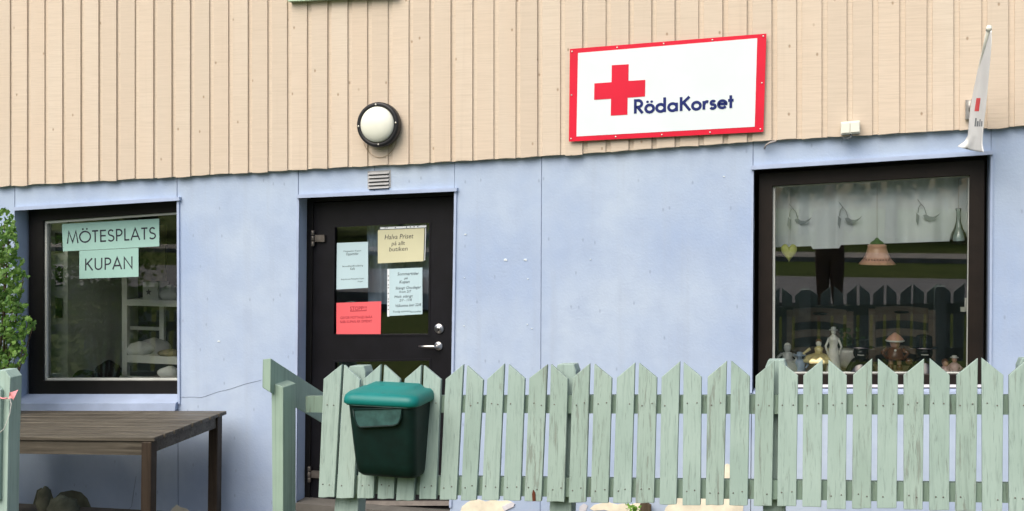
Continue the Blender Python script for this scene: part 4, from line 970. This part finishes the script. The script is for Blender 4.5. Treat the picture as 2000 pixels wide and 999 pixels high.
# ------------------------------------------------------------------ the photographer, seen only as a mirror image in the right window
def skin(name, verts, edges, mat, parent=None, sub=2, **k):
    """verts: (point, radius); grown into one continuous surface"""
    off = OFF[parent.name] if parent else Vector((-.12,-7.42,.5))
    me = bpy.data.meshes.new(name); me.from_pydata([Vector(p)-off for p, r in verts], edges, []); me.update()
    o = bpy.data.objects.new(name, me); col.objects.link(o); OFF[o.name] = off
    m = o.modifiers.new('skin', 'SKIN'); m.use_smooth_shade = True
    for i, (p, r) in enumerate(verts): me.skin_vertices[0].data[i].radius = (r, r) if not hasattr(r, '__len__') else r
    me.skin_vertices[0].data[0].use_root = True
    sb = o.modifiers.new('subdivision', 'SUBSURF'); sb.levels = sub; sb.render_levels = sub
    me.materials.append(mat)
    if parent: o.parent = parent
    else: o.location = off
    for a, b in k.items(): o[a] = b
    return o
M_COAT = mk_fabric('dark_coat', (.19,.13,.11)); M_HAND = simple('skin_tone', (.50,.30,.22), .5, .06, 6); M_HAIR = simple('dark_hair', (.03,.02,.015), .7, .3, 30)
X0, Y0, G = -.12, -7.42, .525
V = [((X0,Y0,G+.93),(.16,.12)),((X0,Y0+.01,G+1.12),(.15,.11)),((X0,Y0+.01,G+1.32),(.17,.12)),((X0,Y0,G+1.42),(.12,.09)),((X0,Y0+.02,G+1.49),.055),((X0,Y0+.03,G+1.53),.052),
     ((X0-.17,Y0,G+1.38),.065),((X0-.22,Y0+.08,G+1.16),.052),((X0-.12,Y0+.25,G+1.34),.042),((X0-.05,Y0+.29,G+1.42),.032),
     ((X0+.17,Y0,G+1.38),.065),((X0+.24,Y0+.08,G+1.16),.052),((X0+.22,Y0+.25,G+1.34),.042),((X0+.18,Y0+.29,G+1.42),.032),
     ((X0-.085,Y0,G+.84),.115),((X0-.085,Y0+.02,G+.48),.085),((X0-.10,Y0,G+.09),.05),((X0-.14,Y0+.14,G+.035),.035),
     ((X0+.085,Y0,G+.84),.115),((X0+.085,Y0+.02,G+.48),.085),((X0+.10,Y0,G+.09),.05),((X0+.14,Y0+.14,G+.035),.035)]
Ed = [(0,1),(1,2),(2,3),(3,4),(4,5),(2,6),(6,7),(7,8),(8,9),(2,10),(10,11),(11,12),(12,13),(0,14),(14,15),(15,16),(16,17),(0,18),(18,19),(19,20),(20,21)]
pe_ = skin('person', V, Ed, M_COAT, label='person in dark clothes taking a picture, mirrored in the right window', category='person')
hd = MB(); hc_ = Vector((X0,Y0+.05,G+1.63)); hd.ball(hc_, (.075,.095,.115), 18, 12); hd.ball(hc_+Vector((0,.095,-.01)), (.014,.022,.024), 8, 6)
for sx in (-1,1): hd.ball(hc_+Vector((sx*.076,0,-.005)), (.012,.02,.03), 8, 6)
hdo = hd.build('head', M_HAND, pe_)
MB().ball(hc_+Vector((0,-.018,.03)), (.083,.092,.098), 18, 10).build('hair', M_HAIR, hdo)
ey = MB()
for sx in (-1,1): ey.ball(hc_+Vector((sx*.03,.083,.012)), (.011,.008,.007), 8, 6)
ey.tube([hc_+Vector((x,.086-abs(x)*.4,-.055)) for x in (-.025,0,.025)], .005, 6); ey.build('eyes_and_mouth', M_HAIR, hdo, kind='stuff')
for sx, hx in ((-1,X0-.035),(1,X0+.165)):
    w_ = Vector((hx, Y0+.285, G+1.425)); pv = [(w_,.028),(w_+Vector((0,.03,.04)),(.034,.018)),(w_+Vector((0,.04,.075)),(.036,.016))]; pe2 = [(0,1),(1,2)]
    for k in range(4):
        b = w_+Vector(((k-1.5)*.02,.045,.085)); ln = (.03,.036,.034,.026)[k]; i = len(pv)
        pv += [(b+Vector((0,.008,ln*.5)),.0085),(b+Vector((-sx*.006,.02,ln)),.008),(b+Vector((-sx*.016,.03,ln*1.35)),.007)]; pe2 += [(2,i),(i,i+1),(i+1,i+2)]
    i = len(pv); pv += [(w_+Vector((-sx*.042,.03,.05)),.010),(w_+Vector((-sx*.055,.04,.075)),.009)]; pe2 += [(1,i),(i,i+1)]
    skin('hand', pv, pe2, M_HAND, pe_, 1)
MB().box((X0-.01,Y0+.335,G+1.46),(X0+.14,Y0+.345,G+1.54)).build('phone', M_BLACKM, label='dark phone held up by the mirrored person', cat='phone')
